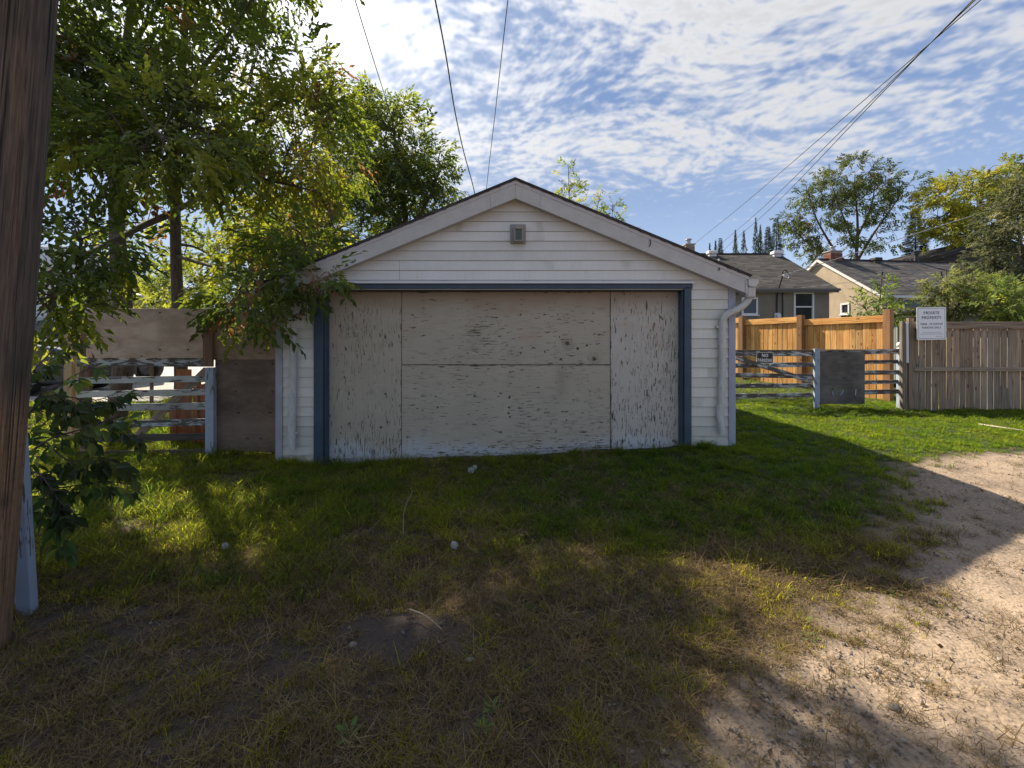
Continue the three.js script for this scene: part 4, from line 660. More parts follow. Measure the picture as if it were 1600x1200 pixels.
{   // bungalow behind the cedar fence, its front wall in shade
  const h = thing('bungalow', 'taupe stucco bungalow with a brown shingle roof and two white windows behind the cedar fence', 'house', [5.2, 0.4, -18]);
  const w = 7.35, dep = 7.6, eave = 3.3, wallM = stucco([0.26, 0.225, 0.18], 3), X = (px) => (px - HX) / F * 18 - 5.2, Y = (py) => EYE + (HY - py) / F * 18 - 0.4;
  const w1 = [(X(1160) + X(1182)) / 2, (Y(465) + Y(492)) / 2, 0.62 / 2, 0.68 / 2], w2 = [X(1255.5), (Y(457) + Y(502)) / 2, 0.39, 0.57];
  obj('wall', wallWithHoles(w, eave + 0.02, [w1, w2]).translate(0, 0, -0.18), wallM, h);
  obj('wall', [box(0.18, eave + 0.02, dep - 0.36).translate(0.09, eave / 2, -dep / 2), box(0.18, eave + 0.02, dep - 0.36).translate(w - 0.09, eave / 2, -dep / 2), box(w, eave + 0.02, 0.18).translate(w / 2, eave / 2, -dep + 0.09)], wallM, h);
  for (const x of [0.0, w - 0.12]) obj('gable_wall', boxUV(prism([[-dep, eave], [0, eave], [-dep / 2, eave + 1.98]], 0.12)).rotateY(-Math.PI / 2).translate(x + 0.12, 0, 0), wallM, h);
  obj('floor', box(w - 0.4, 0.1, dep - 0.4).translate(w / 2, 0.6, -dep / 2), M.dark, h); obj('ceiling', box(w - 0.4, 0.06, dep - 0.4).translate(w / 2, eave - 0.05, -dep / 2), M.dark, h);
  windowUnit(h, 2 * w1[2] + 0.02, 2 * w1[3] + 0.02, w1[0], w1[1], 0.0, { rail: false }); windowUnit(h, 2 * w2[2] + 0.02, 2 * w2[3] + 0.02, w2[0], w2[1], 0.0);
  const rf = gableRoof(h, w, dep, eave, 2.06, 0.22, ROOF1, 500, std({ color: rgb(0.10, 0.09, 0.08) }));
  obj('fascia', box(w + 0.44, 0.15, 0.02).translate(w / 2, rf.at(0, 0).y - 0.08, rf.at(0, 0).z + 0.035), std({ color: rgb(0.20, 0.19, 0.18) }), h);
  obj('gutter', boxUV(new THREE.BoxGeometry(w + 0.44, 0.09, 0.1)).translate(w / 2, rf.at(0, 0).y - 0.05, rf.at(0, 0).z + 0.098), std({ color: rgb(0.11, 0.105, 0.10), roughness: 0.5 }), h);
  const xr = (px, d) => (px - HX) / F * d - 5.2;
  roofVent(rf.roof, rf.at(xr(1112, 21.5), 0.93), M.white, 'box'); roofVent(rf.roof, rf.at(xr(1214, 21.4), 0.92), M.white, 'box'); roofVent(rf.roof, rf.at(xr(1123, 20.3), 0.62), M.white, 'stack');
  chimney(rf.roof, xr(1076, 21.7), rf.at(0, 1).y - 0.35, -dep / 2 + 0.1, 0.42, 0.75, 0.42, [[0.33, 0.24, 0.17], [0.28, 0.21, 0.16], [0.22, 0.18, 0.15]], 4);
  // service mast, conduits, meter
  const mx = X(1213);
  const mast = obj('service_mast', [tube([[mx, 1.6, 0.06], [mx, 3.0, 0.07], [mx, Y(428) - 0.1, 0.42], [mx, Y(427), 0.42]].map((v) => (v[1] > 3.1 ? [v[0], v[1], 0.42] : [v[0], v[1], v[2]])), 0.028, 20, 8), tube([[mx, Y(427), 0.42], [mx + 0.03, Y(424.5), 0.45], [mx + 0.10, Y(426), 0.5], [mx + 0.12, Y(430), 0.52]], 0.02, 8, 6)], M.black, h);
  obj('conduit', tube([[X(1222), 1.2, 0.04], [X(1222), 2.3, 0.04], [X(1222), eave - 0.1, 0.04]], 0.022, 6, 6), M.black, h);
  obj('electric_meter', [cbox(0.22, 0.34, 0.12, 0.02).translate(mx, Y(496), 0.06), new THREE.CylinderGeometry(0.085, 0.085, 0.1, 16).rotateX(Math.PI / 2).translate(mx, Y(494), 0.15)].map((q) => boxUV(q)), M.white, h);
  obj('eave_cable', [tube([[X(1232), Y(452), 0.12], [X(1262), Y(454.5), 0.12], [X(1298), Y(456), 0.1]], 0.014, 8, 5), tube([[X(1236), Y(455), 0.13], [X(1266), Y(457.5), 0.13], [X(1298), Y(458.5), 0.1]], 0.012, 8, 5)], M.paleWire, h);
  const il = new THREE.Vector3(mx + 0.02, Y(433), 0.46); obj('insulator', [new THREE.CylinderGeometry(0.035, 0.035, 0.08, 10).translate(il.x, il.y, il.z), new THREE.TorusGeometry(0.06, 0.012, 6, 14).translate(il.x + 0.14, il.y - 0.05, il.z)], M.frameWhite, h);
}
{   // house with a sunlit gable end
  const h = thing('gabled_house', 'beige stucco house with a sunlit gable end, red brick chimney and grey roof', 'house', [16.28, 0.45, -20.0], 0.13);
  const w = 9.2, dep = 6.9, eave = 3.2, wallM = stucco([0.45, 0.355, 0.245], 8), wallF = wallM;
  const win = [1.55, 2.45, 0.55, 0.62];
  obj('wall', wallWithHoles(w, eave + 0.02, [win]).translate(0, 0, -0.18), wallF, h);
  obj('wall', [box(0.18, eave + 0.02, dep - 0.36).translate(w - 0.09, eave / 2, -dep / 2), box(w, eave + 0.02, 0.18).translate(w / 2, eave / 2, -dep + 0.09)], wallM, h);
  const gs = new THREE.Shape([[-dep, 0], [-0.005, 0], [-0.005, eave], [-dep / 2, eave + 2.1], [-dep, eave]].map((p) => new THREE.Vector2(...p))), gh = [-1.9, 2.75, 0.24, 0.26];
  gs.holes.push(new THREE.Path([[gh[0] - gh[2], gh[1] - gh[3]], [gh[0] - gh[2], gh[1] + gh[3]], [gh[0] + gh[2], gh[1] + gh[3]], [gh[0] + gh[2], gh[1] - gh[3]]].map((p) => new THREE.Vector2(...p))));
  obj('gable_wall', new THREE.ExtrudeGeometry(gs, { depth: 0.18, bevelEnabled: false }).rotateY(-Math.PI / 2).translate(0.175, 0, 0), wallM, h);
  obj('floor', box(w - 0.4, 0.1, dep - 0.4).translate(w / 2, 0.6, -dep / 2), M.dark, h); obj('ceiling', box(w - 0.4, 0.06, dep - 0.4).translate(w / 2, eave - 0.05, -dep / 2), M.dark, h);
  windowUnit(h, 1.12, 1.26, win[0], win[1], 0); const gw = windowUnit(h, 0.5, 0.54, -0.0, gh[1], gh[0], { rail: false, fr: 0.08 }); gw.rotation.y = -Math.PI / 2;
  const trim = std({ color: rgb(0.62, 0.60, 0.56), roughness: 0.6 });
  const rf = gableRoof(h, w, dep, eave, 2.16, 0.16, ROOF2, 700, trim, 0.12);
  obj('gutter', boxUV(new THREE.BoxGeometry(w + 0.4, 0.1, 0.11)).translate(w / 2, rf.at(0, 0).y - 0.08, rf.at(0, 0).z + 0.07), M.white, h);
  obj('downspout', tube([[0.5, rf.at(0, 0).y - 0.12, 0.24], [0.45, rf.at(0, 0).y - 0.3, 0.14], [0.2, rf.at(0, 0).y - 0.42, 0.06], [0.2, 0.4, 0.06]], 0.04, 20, 8), M.white, h);
  obj('wall_vent', cbox(0.12, 0.14, 0.26, 0.02).translate(-0.06, 2.28, -2.85), M.white, h);
  chimney(rf.roof, 0.75, rf.at(0, 1).y - 0.4, -dep / 2 + 0.0, 0.66, 0.78, 0.5, [[0.20, 0.075, 0.045], [0.16, 0.065, 0.042], [0.24, 0.10, 0.065]], 5);
  for (const [x, t, k] of [[3.0, 0.94, 'box'], [5.55, 0.97, 'pipe'], [8.2, 0.86, 'box'], [1.55, 0.45, 'stack'], [5.0, 0.5, 'stack'], [5.2, 0.42, 'box']]) roofVent(rf.roof, rf.at(x, t), M.black, k);
}
{   // dark roof showing above the gabled house
  const h = thing('dark_roofed_house', 'house of which only a dark shallow roof shows above the grey shingle roof at right', 'house', [34.5, 0.5, -29.5], Math.PI / 2);
  const wm = stucco([0.05, 0.045, 0.042], 5);
  obj('wall', box(9, 6.75, 6.5).translate(4.5, 3.375, -3.25), wm, h);
  obj('gable_wall', boxUV(prism([[-6.5, 6.75], [0, 6.75], [-3.25, 7.82]], 0.2)).rotateY(-Math.PI / 2).translate(0.25, 0, 0), wm, h);
  gableRoof(h, 9, 6.5, 6.75, 1.15, 0.25, [[0.045, 0.042, 0.042], [0.06, 0.055, 0.054]], 900, std({ color: rgb(0.025, 0.025, 0.027) }), 0.2);
}
{   // garden shed peeping over the grey fence
  const s = thing('garden_shed', 'low shed with a flat pale edged roof peeping over the grey plank fence', 'shed', [9.75, 0.55, -11.4]);
  const wm = std({ color: rgb(0.20, 0.235, 0.21), roughness: 0.7 });
  obj('wall', [box(2.9, 1.6, 0.06).translate(1.5, 0.8, -0.2), box(2.9, 1.6, 0.06).translate(1.5, 0.8, -2.2), box(0.06, 1.6, 1.9).translate(0.08, 0.8, -1.2), box(0.06, 1.6, 1.9).translate(2.92, 0.8, -1.2)], wm, s);
  obj('roof', box(3.3, 0.05, 2.5).rotateX(-0.04).rotateZ(0.035).translate(1.5, 1.70, -1.2), std({ color: rgb(0.30, 0.27, 0.25), roughness: 0.8 }), s);
  obj('roof_trim', [box(3.34, 0.045, 0.03).rotateZ(0.035).translate(1.5, 1.65, 0.07)], std({ color: rgb(0.55, 0.5, 0.42) }), s);
  obj('gable_panel', boxUV(prism([[0.2, 1.57], [2.9, 1.6], [2.9, 1.66]], 0.04)).translate(0, 0, -0.1), wm, s);
  for (const [a, b, c] of [[-0.1, 1.70, 0.03], [0.0, 1.76, -0.03]]) obj('loose_board', move(plank(1.7, 0.03, 0.14, { grain: 'x' }).rotateZ(c), a + 0.6, b + 0.03, 0.2), M.greyWood, s);
}

// ---------------------------------------------------------------- far left: box truck, dark vehicle, houses across the street
function wheel(parent, x, y, z, r, w, s) {
  const g = new THREE.Group(); g.name = 'wheel'; g.position.set(x, y, z); parent.add(g);
  const prof = [[r * 0.6, -w / 2], [r * 0.9, -w / 2], [r, -w * 0.3], [r, w * 0.3], [r * 0.9, w / 2], [r * 0.6, w / 2]].map((p) => new THREE.Vector2(...p));
  obj('tyre', new THREE.LatheGeometry(prof, 28).rotateX(Math.PI / 2), M.rubber, g);
  obj('rim', [new THREE.CylinderGeometry(r * 0.61, r * 0.61, w * 0.7, 24).rotateX(Math.PI / 2), new THREE.CylinderGeometry(r * 0.2, r * 0.25, w * 0.9, 12).rotateX(Math.PI / 2)], M.steel, g);
}
{
  const t = thing('box_truck', 'white box truck seen from the side behind the branches at the far left', 'truck', [-11.9, 0.37, -11.8]);
  const paint = std({ color: rgb(0.70, 0.71, 0.74), roughness: 0.35 });
  const X = (px) => (px - HX) / F * 11.5 + 11.9, Y = (py) => EYE + (HY - py) / F * 11.5 - 0.33;
  obj('cargo_box', move(cbox(4.6, 2.75, 2.2, 0.04), X(87) - 2.3, 2.28, -1.1), paint, t); obj('chassis', move(box(6.6, 0.25, 1.0), X(60) - 2.0, 0.72, -1.1), M.black, t);
  const cab = [[X(60), 0.62], [X(134), 0.62], [X(137), 1.15], [X(133), Y(489)], [X(117), Y(484)], [X(103), Y(450)], [X(92), Y(447)], [X(60), Y(450)]];
  const cs = new THREE.Shape(cab.map((p) => new THREE.Vector2(...p)));
  obj('cab', new THREE.ExtrudeGeometry(cs, { depth: 1.9, bevelEnabled: true, bevelThickness: 0.06, bevelSize: 0.05, bevelSegments: 3 }).translate(0, 0, -2.1), paint, t);
  const green = new THREE.MeshPhysicalMaterial({ color: rgb(0.10, 0.22, 0.20), roughness: 0.06 });
  obj('side_window', prism([[X(85), Y(479)], [X(101), Y(480)], [X(98), Y(462)], [X(95), Y(458)], [X(86), Y(458)]], 0.01).translate(0, 0, -0.138), green, t);
  obj('window_seal', [tube([[X(101.5), Y(481), -0.12], [X(104), Y(468), -0.12], [X(97), Y(456), -0.12]], 0.03, 10, 6)], M.black, t);
  const wsA = [X(103), Y(450)], wsB = [X(117), Y(484)]; obj('windshield', prism([[wsA[0] + 0.05, wsA[1]], [wsA[0] + 0.075, wsA[1] + 0.0], [wsB[0] + 0.075, wsB[1] + 0.01], [wsB[0] + 0.05, wsB[1]]], 1.6).translate(0, 0, -1.95), M.glass, t);
  obj('mirror', [move(cbox(0.12, 0.4, 0.2, 0.03), X(119), Y(478), 0.2), tube([[X(112), Y(486), -0.02], [X(118), Y(487), 0.18], [X(119), Y(482), 0.2]], 0.015, 6, 5)], M.black, t);
  obj('headlight', move(cbox(0.08, 0.2, 0.3, 0.03), X(137) + 0.02, 1.0, -0.35), M.frameWhite, t); obj('bumper', move(cbox(0.16, 0.25, 2.0, 0.04), X(139), 0.62, -1.1), M.steel, t);
  wheel(t, X(118), 0.42, -0.2, 0.42, 0.26); wheel(t, X(118), 0.42, -2.0, 0.42, 0.26); wheel(t, X(40), 0.42, -0.2, 0.42, 0.26); wheel(t, X(40), 0.42, -2.0, 0.42, 0.26);
}
{
  const t = thing('parked_car', 'dark parked car behind the branches below the white truck', 'car', [-9.5, 0.37, -9.6]);
  const paint = new THREE.MeshPhysicalMaterial({ color: rgb(0.02, 0.02, 0.028), roughness: 0.25, clearcoat: 1, clearcoatRoughness: 0.05 });
  const prof = [[-4.4, 0.3], [0.0, 0.3], [0.06, 0.6], [0.0, 0.92], [-0.9, 1.05], [-1.65, 1.55], [-2.1, 1.68], [-3.6, 1.66], [-4.3, 1.1], [-4.42, 0.7]];
  obj('body', new THREE.ExtrudeGeometry(new THREE.Shape(prof.map((p) => new THREE.Vector2(...p))), { depth: 1.6, bevelEnabled: true, bevelThickness: 0.1, bevelSize: 0.07, bevelSegments: 4 }).translate(0, 0, -1.7), paint, t);
  for (const z of [0.006, -1.812]) { obj('side_window', prism([[-1.15, 1.08], [-1.75, 1.5], [-2.35, 1.55], [-2.35, 1.08]], 0.008).translate(0, 0, z), M.glass, t); obj('side_window', prism([[-2.45, 1.08], [-2.45, 1.55], [-3.5, 1.53], [-3.9, 1.1]], 0.008).translate(0, 0, z), M.glass, t); }
  obj('windshield', prism([[-0.86, 1.13], [-1.62, 1.63], [-1.60, 1.645], [-0.84, 1.15]], 1.4).translate(0, 0, -1.6), M.glass, t);
  obj('bumper', move(cbox(0.14, 0.22, 1.7, 0.05), 0.1, 0.45, -0.9), M.black, t); for (const z of [-0.25, -1.55]) obj('headlight', move(cbox(0.06, 0.14, 0.34, 0.03), 0.085, 0.76, z), M.frameWhite, t);
  for (const [x, z] of [[-0.85, -0.05], [-0.85, -1.75], [-3.5, -0.05], [-3.5, -1.75]]) wheel(t, x, 0.34, z, 0.34, 0.22);
}
{
  const far = (name, label, px0, px1, pyEave, pyRidge, d, wallC, roofT, seed, gableFront) => {
    const x0 = (px0 - HX) / F * d, x1 = (px1 - HX) / F * d, w = x1 - x0, e = EYE + (HY - pyEave) / F * d - 0.3, rd = EYE + (HY - pyRidge) / F * d - 0.3;
    const h = thing(name, label, 'house', [x0, 0.3, -d]); const dep = 8, wm = stucco(wallC, seed);
    obj('wall', box(w, e, dep).translate(w / 2, e / 2, -dep / 2), wm, h);
    if (gableFront) { obj('gable_wall', boxUV(prism([[0, e], [w, e], [w / 2, rd]], dep)).translate(0, 0, -dep - 0.01), wm, h); const roof = new THREE.Group(); roof.name = 'roof'; h.add(roof); for (const s of [-1, 1]) { const L = Math.hypot(w / 2, rd - e) + 0.4, a = Math.atan2(rd - e, w / 2); obj('deck', boxUV(new THREE.BoxGeometry(L, 0.14, dep + 0.6).rotateZ(-s * a)).translate(w / 2 + s * Math.cos(a) * L / 2, rd + 0.05 - Math.sin(a) * L / 2, -dep / 2), std({ color: rgb(...roofT), roughness: 0.95 }), roof); } }
    else { const rf = gableRoof(h, w, dep, e, rd - e, 0.3, [roofT, roofT.map((v) => v * 1.2)], seed * 10, std({ color: rgb(0.4, 0.38, 0.35) })); }
    for (const u of [0.25, 0.7]) windowUnit(h, 1.3, 1.2, w * u, Math.min(e - 0.9, 1.9), 0.0);
    return h;
  };
  far('far_house', 'dark grey gabled house across the street left of the tree trunk', 100, 152, 462, 428, 46, [0.10, 0.11, 0.14], [0.05, 0.055, 0.07], 31, true);
  far('far_house', 'low cream house with a grey roof across the street beside the tree trunk', 128, 190, 472, 462, 38, [0.50, 0.44, 0.36], [0.22, 0.19, 0.17], 32, false);
  far('far_house', 'small pale gabled house across the street right of the tree trunk', 202, 236, 478, 461, 44, [0.45, 0.46, 0.46], [0.30, 0.31, 0.32], 33, true);
}
// ---------------------------------------------------------------- trees and shrubs
function leafTris(pos, col, b, dir, up, len, wid, fold, c, fine) {
  const d = dir.clone().normalize(), s = new THREE.Vector3().crossVectors(d, up).normalize(), n = new THREE.Vector3().crossVectors(s, d);
  const at = (t, u, bend) => b.clone().addScaledVector(d, t * len).addScaledVector(s, u * wid).addScaledVector(n, Math.abs(u) * wid * fold - bend * len);
  const tri = (...v) => { for (const p of v) { pos.push(p.x, p.y, p.z); col.push(...c); } };
  if (!fine) { const C = at(0.45, 0, 0.02), L = at(0.4, -0.5, 0.02), Rr = at(0.4, 0.5, 0.02), T = at(1, 0, 0.14); tri(b, Rr, C); tri(C, Rr, T); tri(b, C, L); tri(L, C, T); return; }
  const prof = [[0.0, 0.03], [0.10, 0.22], [0.28, 0.46], [0.46, 0.5], [0.66, 0.36], [0.84, 0.17], [1, 0.01]]; let pl, pr, pm;
  prof.forEach(([t, w], i) => { const bend = 0.16 * t * t, l = at(t, -w, bend), r = at(t, w, bend), m = at(t, 0, bend); if (i) { tri(pl, m, l); tri(pl, pm, m); tri(pm, r, m); tri(pm, pr, r); } pl = l; pr = r; pm = m; });
}
function sprayGeo(n, len, leafLen, leafWid, seed, { droop = 0.5, spread = 1, fine = false, wob = 0.8 } = {}) {
  const r = rng(seed), pos = [], col = [];
  for (let i = 0; i < n; i++) {
    const t = 0.15 + 0.85 * (i + 1) / n, side = i % 2 ? 1 : -1, b = new THREE.Vector3(t * len, -droop * 0.25 * len * t * t + (r() - 0.5) * 0.04 * spread, (r() - 0.5) * 0.06 * spread);
    const d = new THREE.Vector3(0.55 + r() * 0.6, -droop * (0.3 + r() * 0.9) + 0.15, (i === n - 1 ? 0 : side) * (0.5 + r() * 0.8)), up = new THREE.Vector3((r() - 0.5) * wob, 1, (r() - 0.5) * wob), k = 0.75 + 0.5 * r(), q = 0.8 + 0.4 * r();
    leafTris(pos, col, b, d, up, leafLen * q, leafWid * q, 0.35, [k, k, k * (0.85 + 0.3 * r())], fine);
  }
  const g = new THREE.BufferGeometry(); g.setAttribute('position', new THREE.Float32BufferAttribute(pos, 3)); g.setAttribute('color', new THREE.Float32BufferAttribute(col, 3)); g.computeVertexNormals(); return g;
}
const barkT = tex(256, 512, (x, y) => { const a = x / 256, b = y / 512, n = fbm(a * 14, b * 9, 4), ck = S(0.05, 0.4, fbm(a * 26 + 5, b * 7, 3)); const s = 0.8 + 0.6 * n - 0.5 * ck; return [0.13 * s, 0.10 * s, 0.082 * s]; }, { rep: [2, 0.8] });
M.bark = std({ map: barkT, bumpMap: barkT, bumpScale: 0.02, roughness: 0.95 });
M.leaf = leafMat({ roughness: 1, transmission: 0.68, specularIntensity: 0.4 });
M.leafFar = leafMat({ roughness: 0.95, transmission: 0.42, specularIntensity: 0.4 });
const OM = new THREE.Object3D(), X1 = new THREE.Vector3(), Y1 = new THREE.Vector3(), Z1 = new THREE.Vector3(), B1 = new THREE.Matrix4();
function orient(pos, dir, roll, s) { X1.copy(dir).normalize(); Y1.set(Math.sin(roll) * 0.8, 1, Math.cos(roll) * 0.8); Z1.crossVectors(X1, Y1).normalize(); Y1.crossVectors(Z1, X1); return new THREE.Matrix4().makeBasis(X1.clone().multiplyScalar(s), Y1.clone().multiplyScalar(s), Z1.clone().multiplyScalar(s)).setPosition(pos); }
// blobs: [px, py, distance, radius px, radius py, depth radius m, count, tone 0..1]; limbs: lists of points with radii
function tree(o) {
  const t = thing(o.name, o.label, 'tree', o.base, 0, o.group), b = V3(o.base), r = rng(o.seed), geo = [], nodes = [];
  for (const [pts, r0, r1] of o.limbs) { const v = pts.map((p) => V3(p).sub(b)); const g = tube(v, r0, Math.max(6, v.length * 5), 9, r1); const q = g.attributes.position; geo.push(g); const c = new THREE.CatmullRomCurve3(v); for (let i = 0; i <= 16; i++) nodes.push([c.getPointAt(i / 16), mix(r0, r1, i / 16)]); }
  const list = [], seeds = [], nearest = (p) => { let bd = 1e9, bn = null; for (const n of nodes) { const d = n[0].distanceToSquared(p) + (n[0].y > p.y ? 0.4 : 0); if (d < bd) { bd = d; bn = n; } } return bn; };
  const tones = o.tones ?? [[0.045, 0.08, 0.010], [0.135, 0.185, 0.018], [0.42, 0.40, 0.032]];
  for (const [px, py, d, rx, ry, rz, n, tone = 0.4, gap = 0.0] of o.blobs) {
    const c = V3(P(px, py, d)).sub(b), R = new THREE.Vector3(rx / F * d, ry / F * d, rz), anchor = nearest(c).slice(); if (o.boughs !== false) { const m = anchor[0].clone().lerp(c, 0.5); m.y += 0.06 * anchor[0].distanceTo(c); const br = Math.min(anchor[1] * 0.7, o.boughR ?? 0.03); geo.push(tube([anchor[0], m, c], br, 8, 6, br * 0.35)); const cv = new THREE.CatmullRomCurve3([anchor[0], m, c]); for (let i = 1; i <= 6; i++) nodes.push([cv.getPointAt(i / 6), br * 0.5]); }
    for (let i = 0; i < n; i++) {
      let u, tries = 0, p; do { const a = r() * 6.2832, cz = r() * 2 - 1, s = Math.sqrt(1 - cz * cz), k = Math.pow(r(), 0.42); u = new THREE.Vector3(Math.cos(a) * s * k, cz * k, Math.sin(a) * s * k); p = c.clone().add(u.clone().multiply(R)); tries++; } while (tries < 6 && fbm((p.x + p.z * 0.6) * (o.gf ?? 1.5) + o.seed, (p.y + p.z * 0.4) * (o.gf ?? 1.5), 2) < -0.10 + gap);
      const out = u.clone().normalize().multiplyScalar(0.8).add(new THREE.Vector3(r() - 0.5, r() - 0.5 - (o.droop ?? 0.25), r() - 0.5)), s = (o.scale ?? 1) * (0.7 + 0.6 * r()), v = clamp(tone + (r() - 0.5) * 0.5 + 0.6 * fbm(p.x * 1.1 + 7, p.y * 1.1 + p.z, 2));
      const cc = v < 0.5 ? mix3(tones[0], tones[1], v * 2) : mix3(tones[1], tones[2], v * 2 - 1);
      list.push({ m: orient(p, out, r() * 6.28, s), c: r() < (o.brown ?? 0) ? [0.22, 0.11, 0.04] : cc });
      if (r() < (o.twigs ?? 0.12)) { const nn = nearest(p), m = nn[0].clone().lerp(p, 0.55).add(new THREE.Vector3((r() - 0.5) * 0.2, 0.05 + 0.1 * r(), (r() - 0.5) * 0.2).multiplyScalar(o.twigK ?? 1)); const tr = (o.twigR ?? 0.007) * (0.7 + 0.8 * r()); geo.push(tube([nn[0], m, p], tr * 1.5, 5, 4, tr * 0.45)); if (r() < 0.5) nodes.push([m, tr]); }
    }
  }
  const tr = obj('trunk', merge(geo), o.bark ?? M.bark, t);
  instanced('crown', o.spray, o.mat ?? M.leaf, list, t);
  if (o.seedBlobs) { for (const [px, py, d, rx, ry, n] of o.seedBlobs) for (let i = 0; i < n; i++) { const p = V3(P(px + (r() - 0.5) * 2 * rx, py + (r() - 0.5) * 2 * ry, d + (r() - 0.5) * 0.5)).sub(b); seeds.push({ m: orient(p, new THREE.Vector3((r() - 0.5) * 0.5, -1, (r() - 0.5) * 0.5), r() * 6.28, 0.8 + 0.5 * r()), c: mix3([0.30, 0.13, 0.05], [0.42, 0.25, 0.13], r()) }); } instanced('seed_cluster', sprayGeo(10, 0.13, 0.04, 0.013, 91, { droop: 0.2 }), M.leaf, seeds, t).userData.label = 'hanging bunches of brown winged seeds'; }
  return t;
}
const sprayA = sprayGeo(17, 0.36, 0.088, 0.042, 11, { droop: 0.4, spread: 2.5, wob: 1.1 }), sprayFar = sprayGeo(16, 0.8, 0.22, 0.12, 12, { droop: 0.4, spread: 4, wob: 1.5 }), sprayMid = sprayGeo(14, 0.42, 0.12, 0.055, 13, { droop: 0.5, spread: 2 });
// the two boxelders behind the plywood fence, their crowns running out over the garage corner and the lawn
tree({ name: 'boxelder_tree', label: 'leafy tree with the stouter trunk behind the plywood fence, cut limb stub at its fork', seed: 101, base: [-6.75, 0.1, -7.7], spray: sprayA, brown: 0.02, droop: 0.22,
  limbs: [[[[-6.75, -0.05, -7.7], P(191, 590, 7.7), P(192, 480, 7.75), P(186, 420, 7.8)], 0.155, 0.125], [[P(186, 422, 7.8), P(182, 300, 7.9), P(190, 150, 7.9), P(205, 0, 7.9), P(215, -120, 7.9)], 0.125, 0.03], [[P(186, 430, 7.8), P(176, 428, 7.6), P(171, 434, 7.5)], 0.06, 0.045],
    [[P(184, 378, 7.85), P(172, 392, 7.3), P(160, 410, 6.9)], 0.03, 0.012], [[P(183, 330, 7.8), P(120, 240, 6.8), P(60, 150, 6.0)], 0.05, 0.012], [[P(185, 260, 7.9), P(230, 190, 6.8), P(300, 120, 6)], 0.05, 0.012], [[P(190, 150, 7.9), P(120, 40, 6.8), P(70, -80, 6)], 0.045, 0.012], [[P(195, 90, 7.9), P(260, -20, 7), P(300, -140, 6)], 0.045, 0.012]],
  blobs: [[190, 125, 5.9, 150, 85, 0.7, 330, 0.38, 0.06], [140, 235, 5.2, 95, 70, 0.35, 202, 0.35, 0.05], [110, 110, 5.8, 90, 110, 0.9, 211, 0.35, 0.06], [125, 375, 4.7, 62, 55, 0.4, 108, 0.32, 0.05], [88, 465, 4.3, 40, 70, 0.3, 72, 0.35, 0.05], [250, 215, 4.9, 115, 80, 0.35, 136, 0.52, 0.02], [230, 350, 8.7, 90, 70, 0.5, 78, 0.72, 0.05], [150, -60, 6.6, 190, 120, 1.3, 435, 0.4, 0.06], [40, 0, 5.4, 130, 130, 1, 211, 0.4, 0.06], [300, -90, 7, 170, 120, 1.3, 351, 0.4, 0.06]],
  seedBlobs: [[120, 110, 6, 70, 40, 14], [210, 130, 6.4, 70, 40, 12]] });
tree({ name: 'boxelder_tree', label: 'leafy tree with the thinner straight trunk, its branches reaching over the garage corner', seed: 202, base: [-5.45, 0.1, -7.45], spray: sprayA, brown: 0.03, droop: 0.22,
  limbs: [[[[-5.45, -0.05, -7.45], P(283, 600, 7.4), P(278, 480, 7.4), P(274, 360, 7.4), P(277, 220, 7.4), P(286, 90, 7.4), P(300, -120, 7.4)], 0.105, 0.03], [[P(272, 332, 7.35), P(225, 352, 6.9), P(175, 378, 6.3), P(110, 408, 5.6), P(58, 434, 5.1)], 0.055, 0.022], [[P(270, 332, 7.3), P(320, 305, 6.8), P(388, 279, 6.3), P(440, 286, 6.1), P(510, 304, 5.9)], 0.045, 0.01], [[P(275, 400, 7.4), P(350, 420, 6.6), P(420, 425, 6.0), P(500, 420, 5.4)], 0.03, 0.01], [[P(276, 240, 7.4), P(380, 190, 6.8), P(480, 150, 6.4)], 0.045, 0.012], [[P(280, 150, 7.4), P(360, 50, 6.8), P(430, -60, 6.2)], 0.045, 0.012], [[P(290, 40, 7.4), P(330, -80, 6.8), P(350, -200, 6.2)], 0.04, 0.012], [[P(275, 300, 7.4), P(210, 220, 6.6), P(170, 180, 6)], 0.035, 0.012]],
  blobs: [[400, 135, 6.6, 135, 100, 1, 330, 0.46, 0.06], [300, 190, 5.7, 110, 80, 0.5, 146, 0.43, 0.03], [470, 240, 6.5, 85, 100, 0.8, 267, 0.65, 0.06], [350, 300, 8.7, 110, 80, 0.6, 113, 0.6, 0.05], [440, 350, 6.9, 95, 75, 0.6, 216, 0.65, 0.06], [330, 400, 8.4, 90, 50, 0.5, 65, 0.65, 0.05], [478, 392, 5.7, 44, 34, 0.4, 77, 0.52, 0.06], [448, 432, 5.3, 44, 18, 0.3, 36, 0.45, 0.06], [390, 462, 5.2, 46, 22, 0.3, 41, 0.4, 0.06], [350, 488, 5.8, 34, 16, 0.3, 16, 0.44, 0.06], [425, 500, 5.3, 36, 14, 0.2, 20, 0.36, 0.06], [498, 430, 5.2, 30, 9, 0.2, 17, 0.42, 0.06], [385, -70, 6.9, 90, 90, 1, 210, 0.45, 0.06], [380, -130, 6.6, 160, 110, 1.3, 319, 0.4, 0.06], [520, 150, 6.6, 28, 60, 0.4, 49, 0.55, 0.06]],
  seedBlobs: [[475, 240, 6.1, 25, 28, 26], [510, 320, 6.0, 22, 22, 26], [425, 430, 5.6, 25, 25, 26], [500, 425, 5.2, 30, 18, 26], [385, 498, 5.2, 18, 12, 10], [430, 500, 5.1, 20, 20, 10], [350, 120, 6.4, 90, 60, 20], [480, 345, 6.1, 40, 25, 18]] });
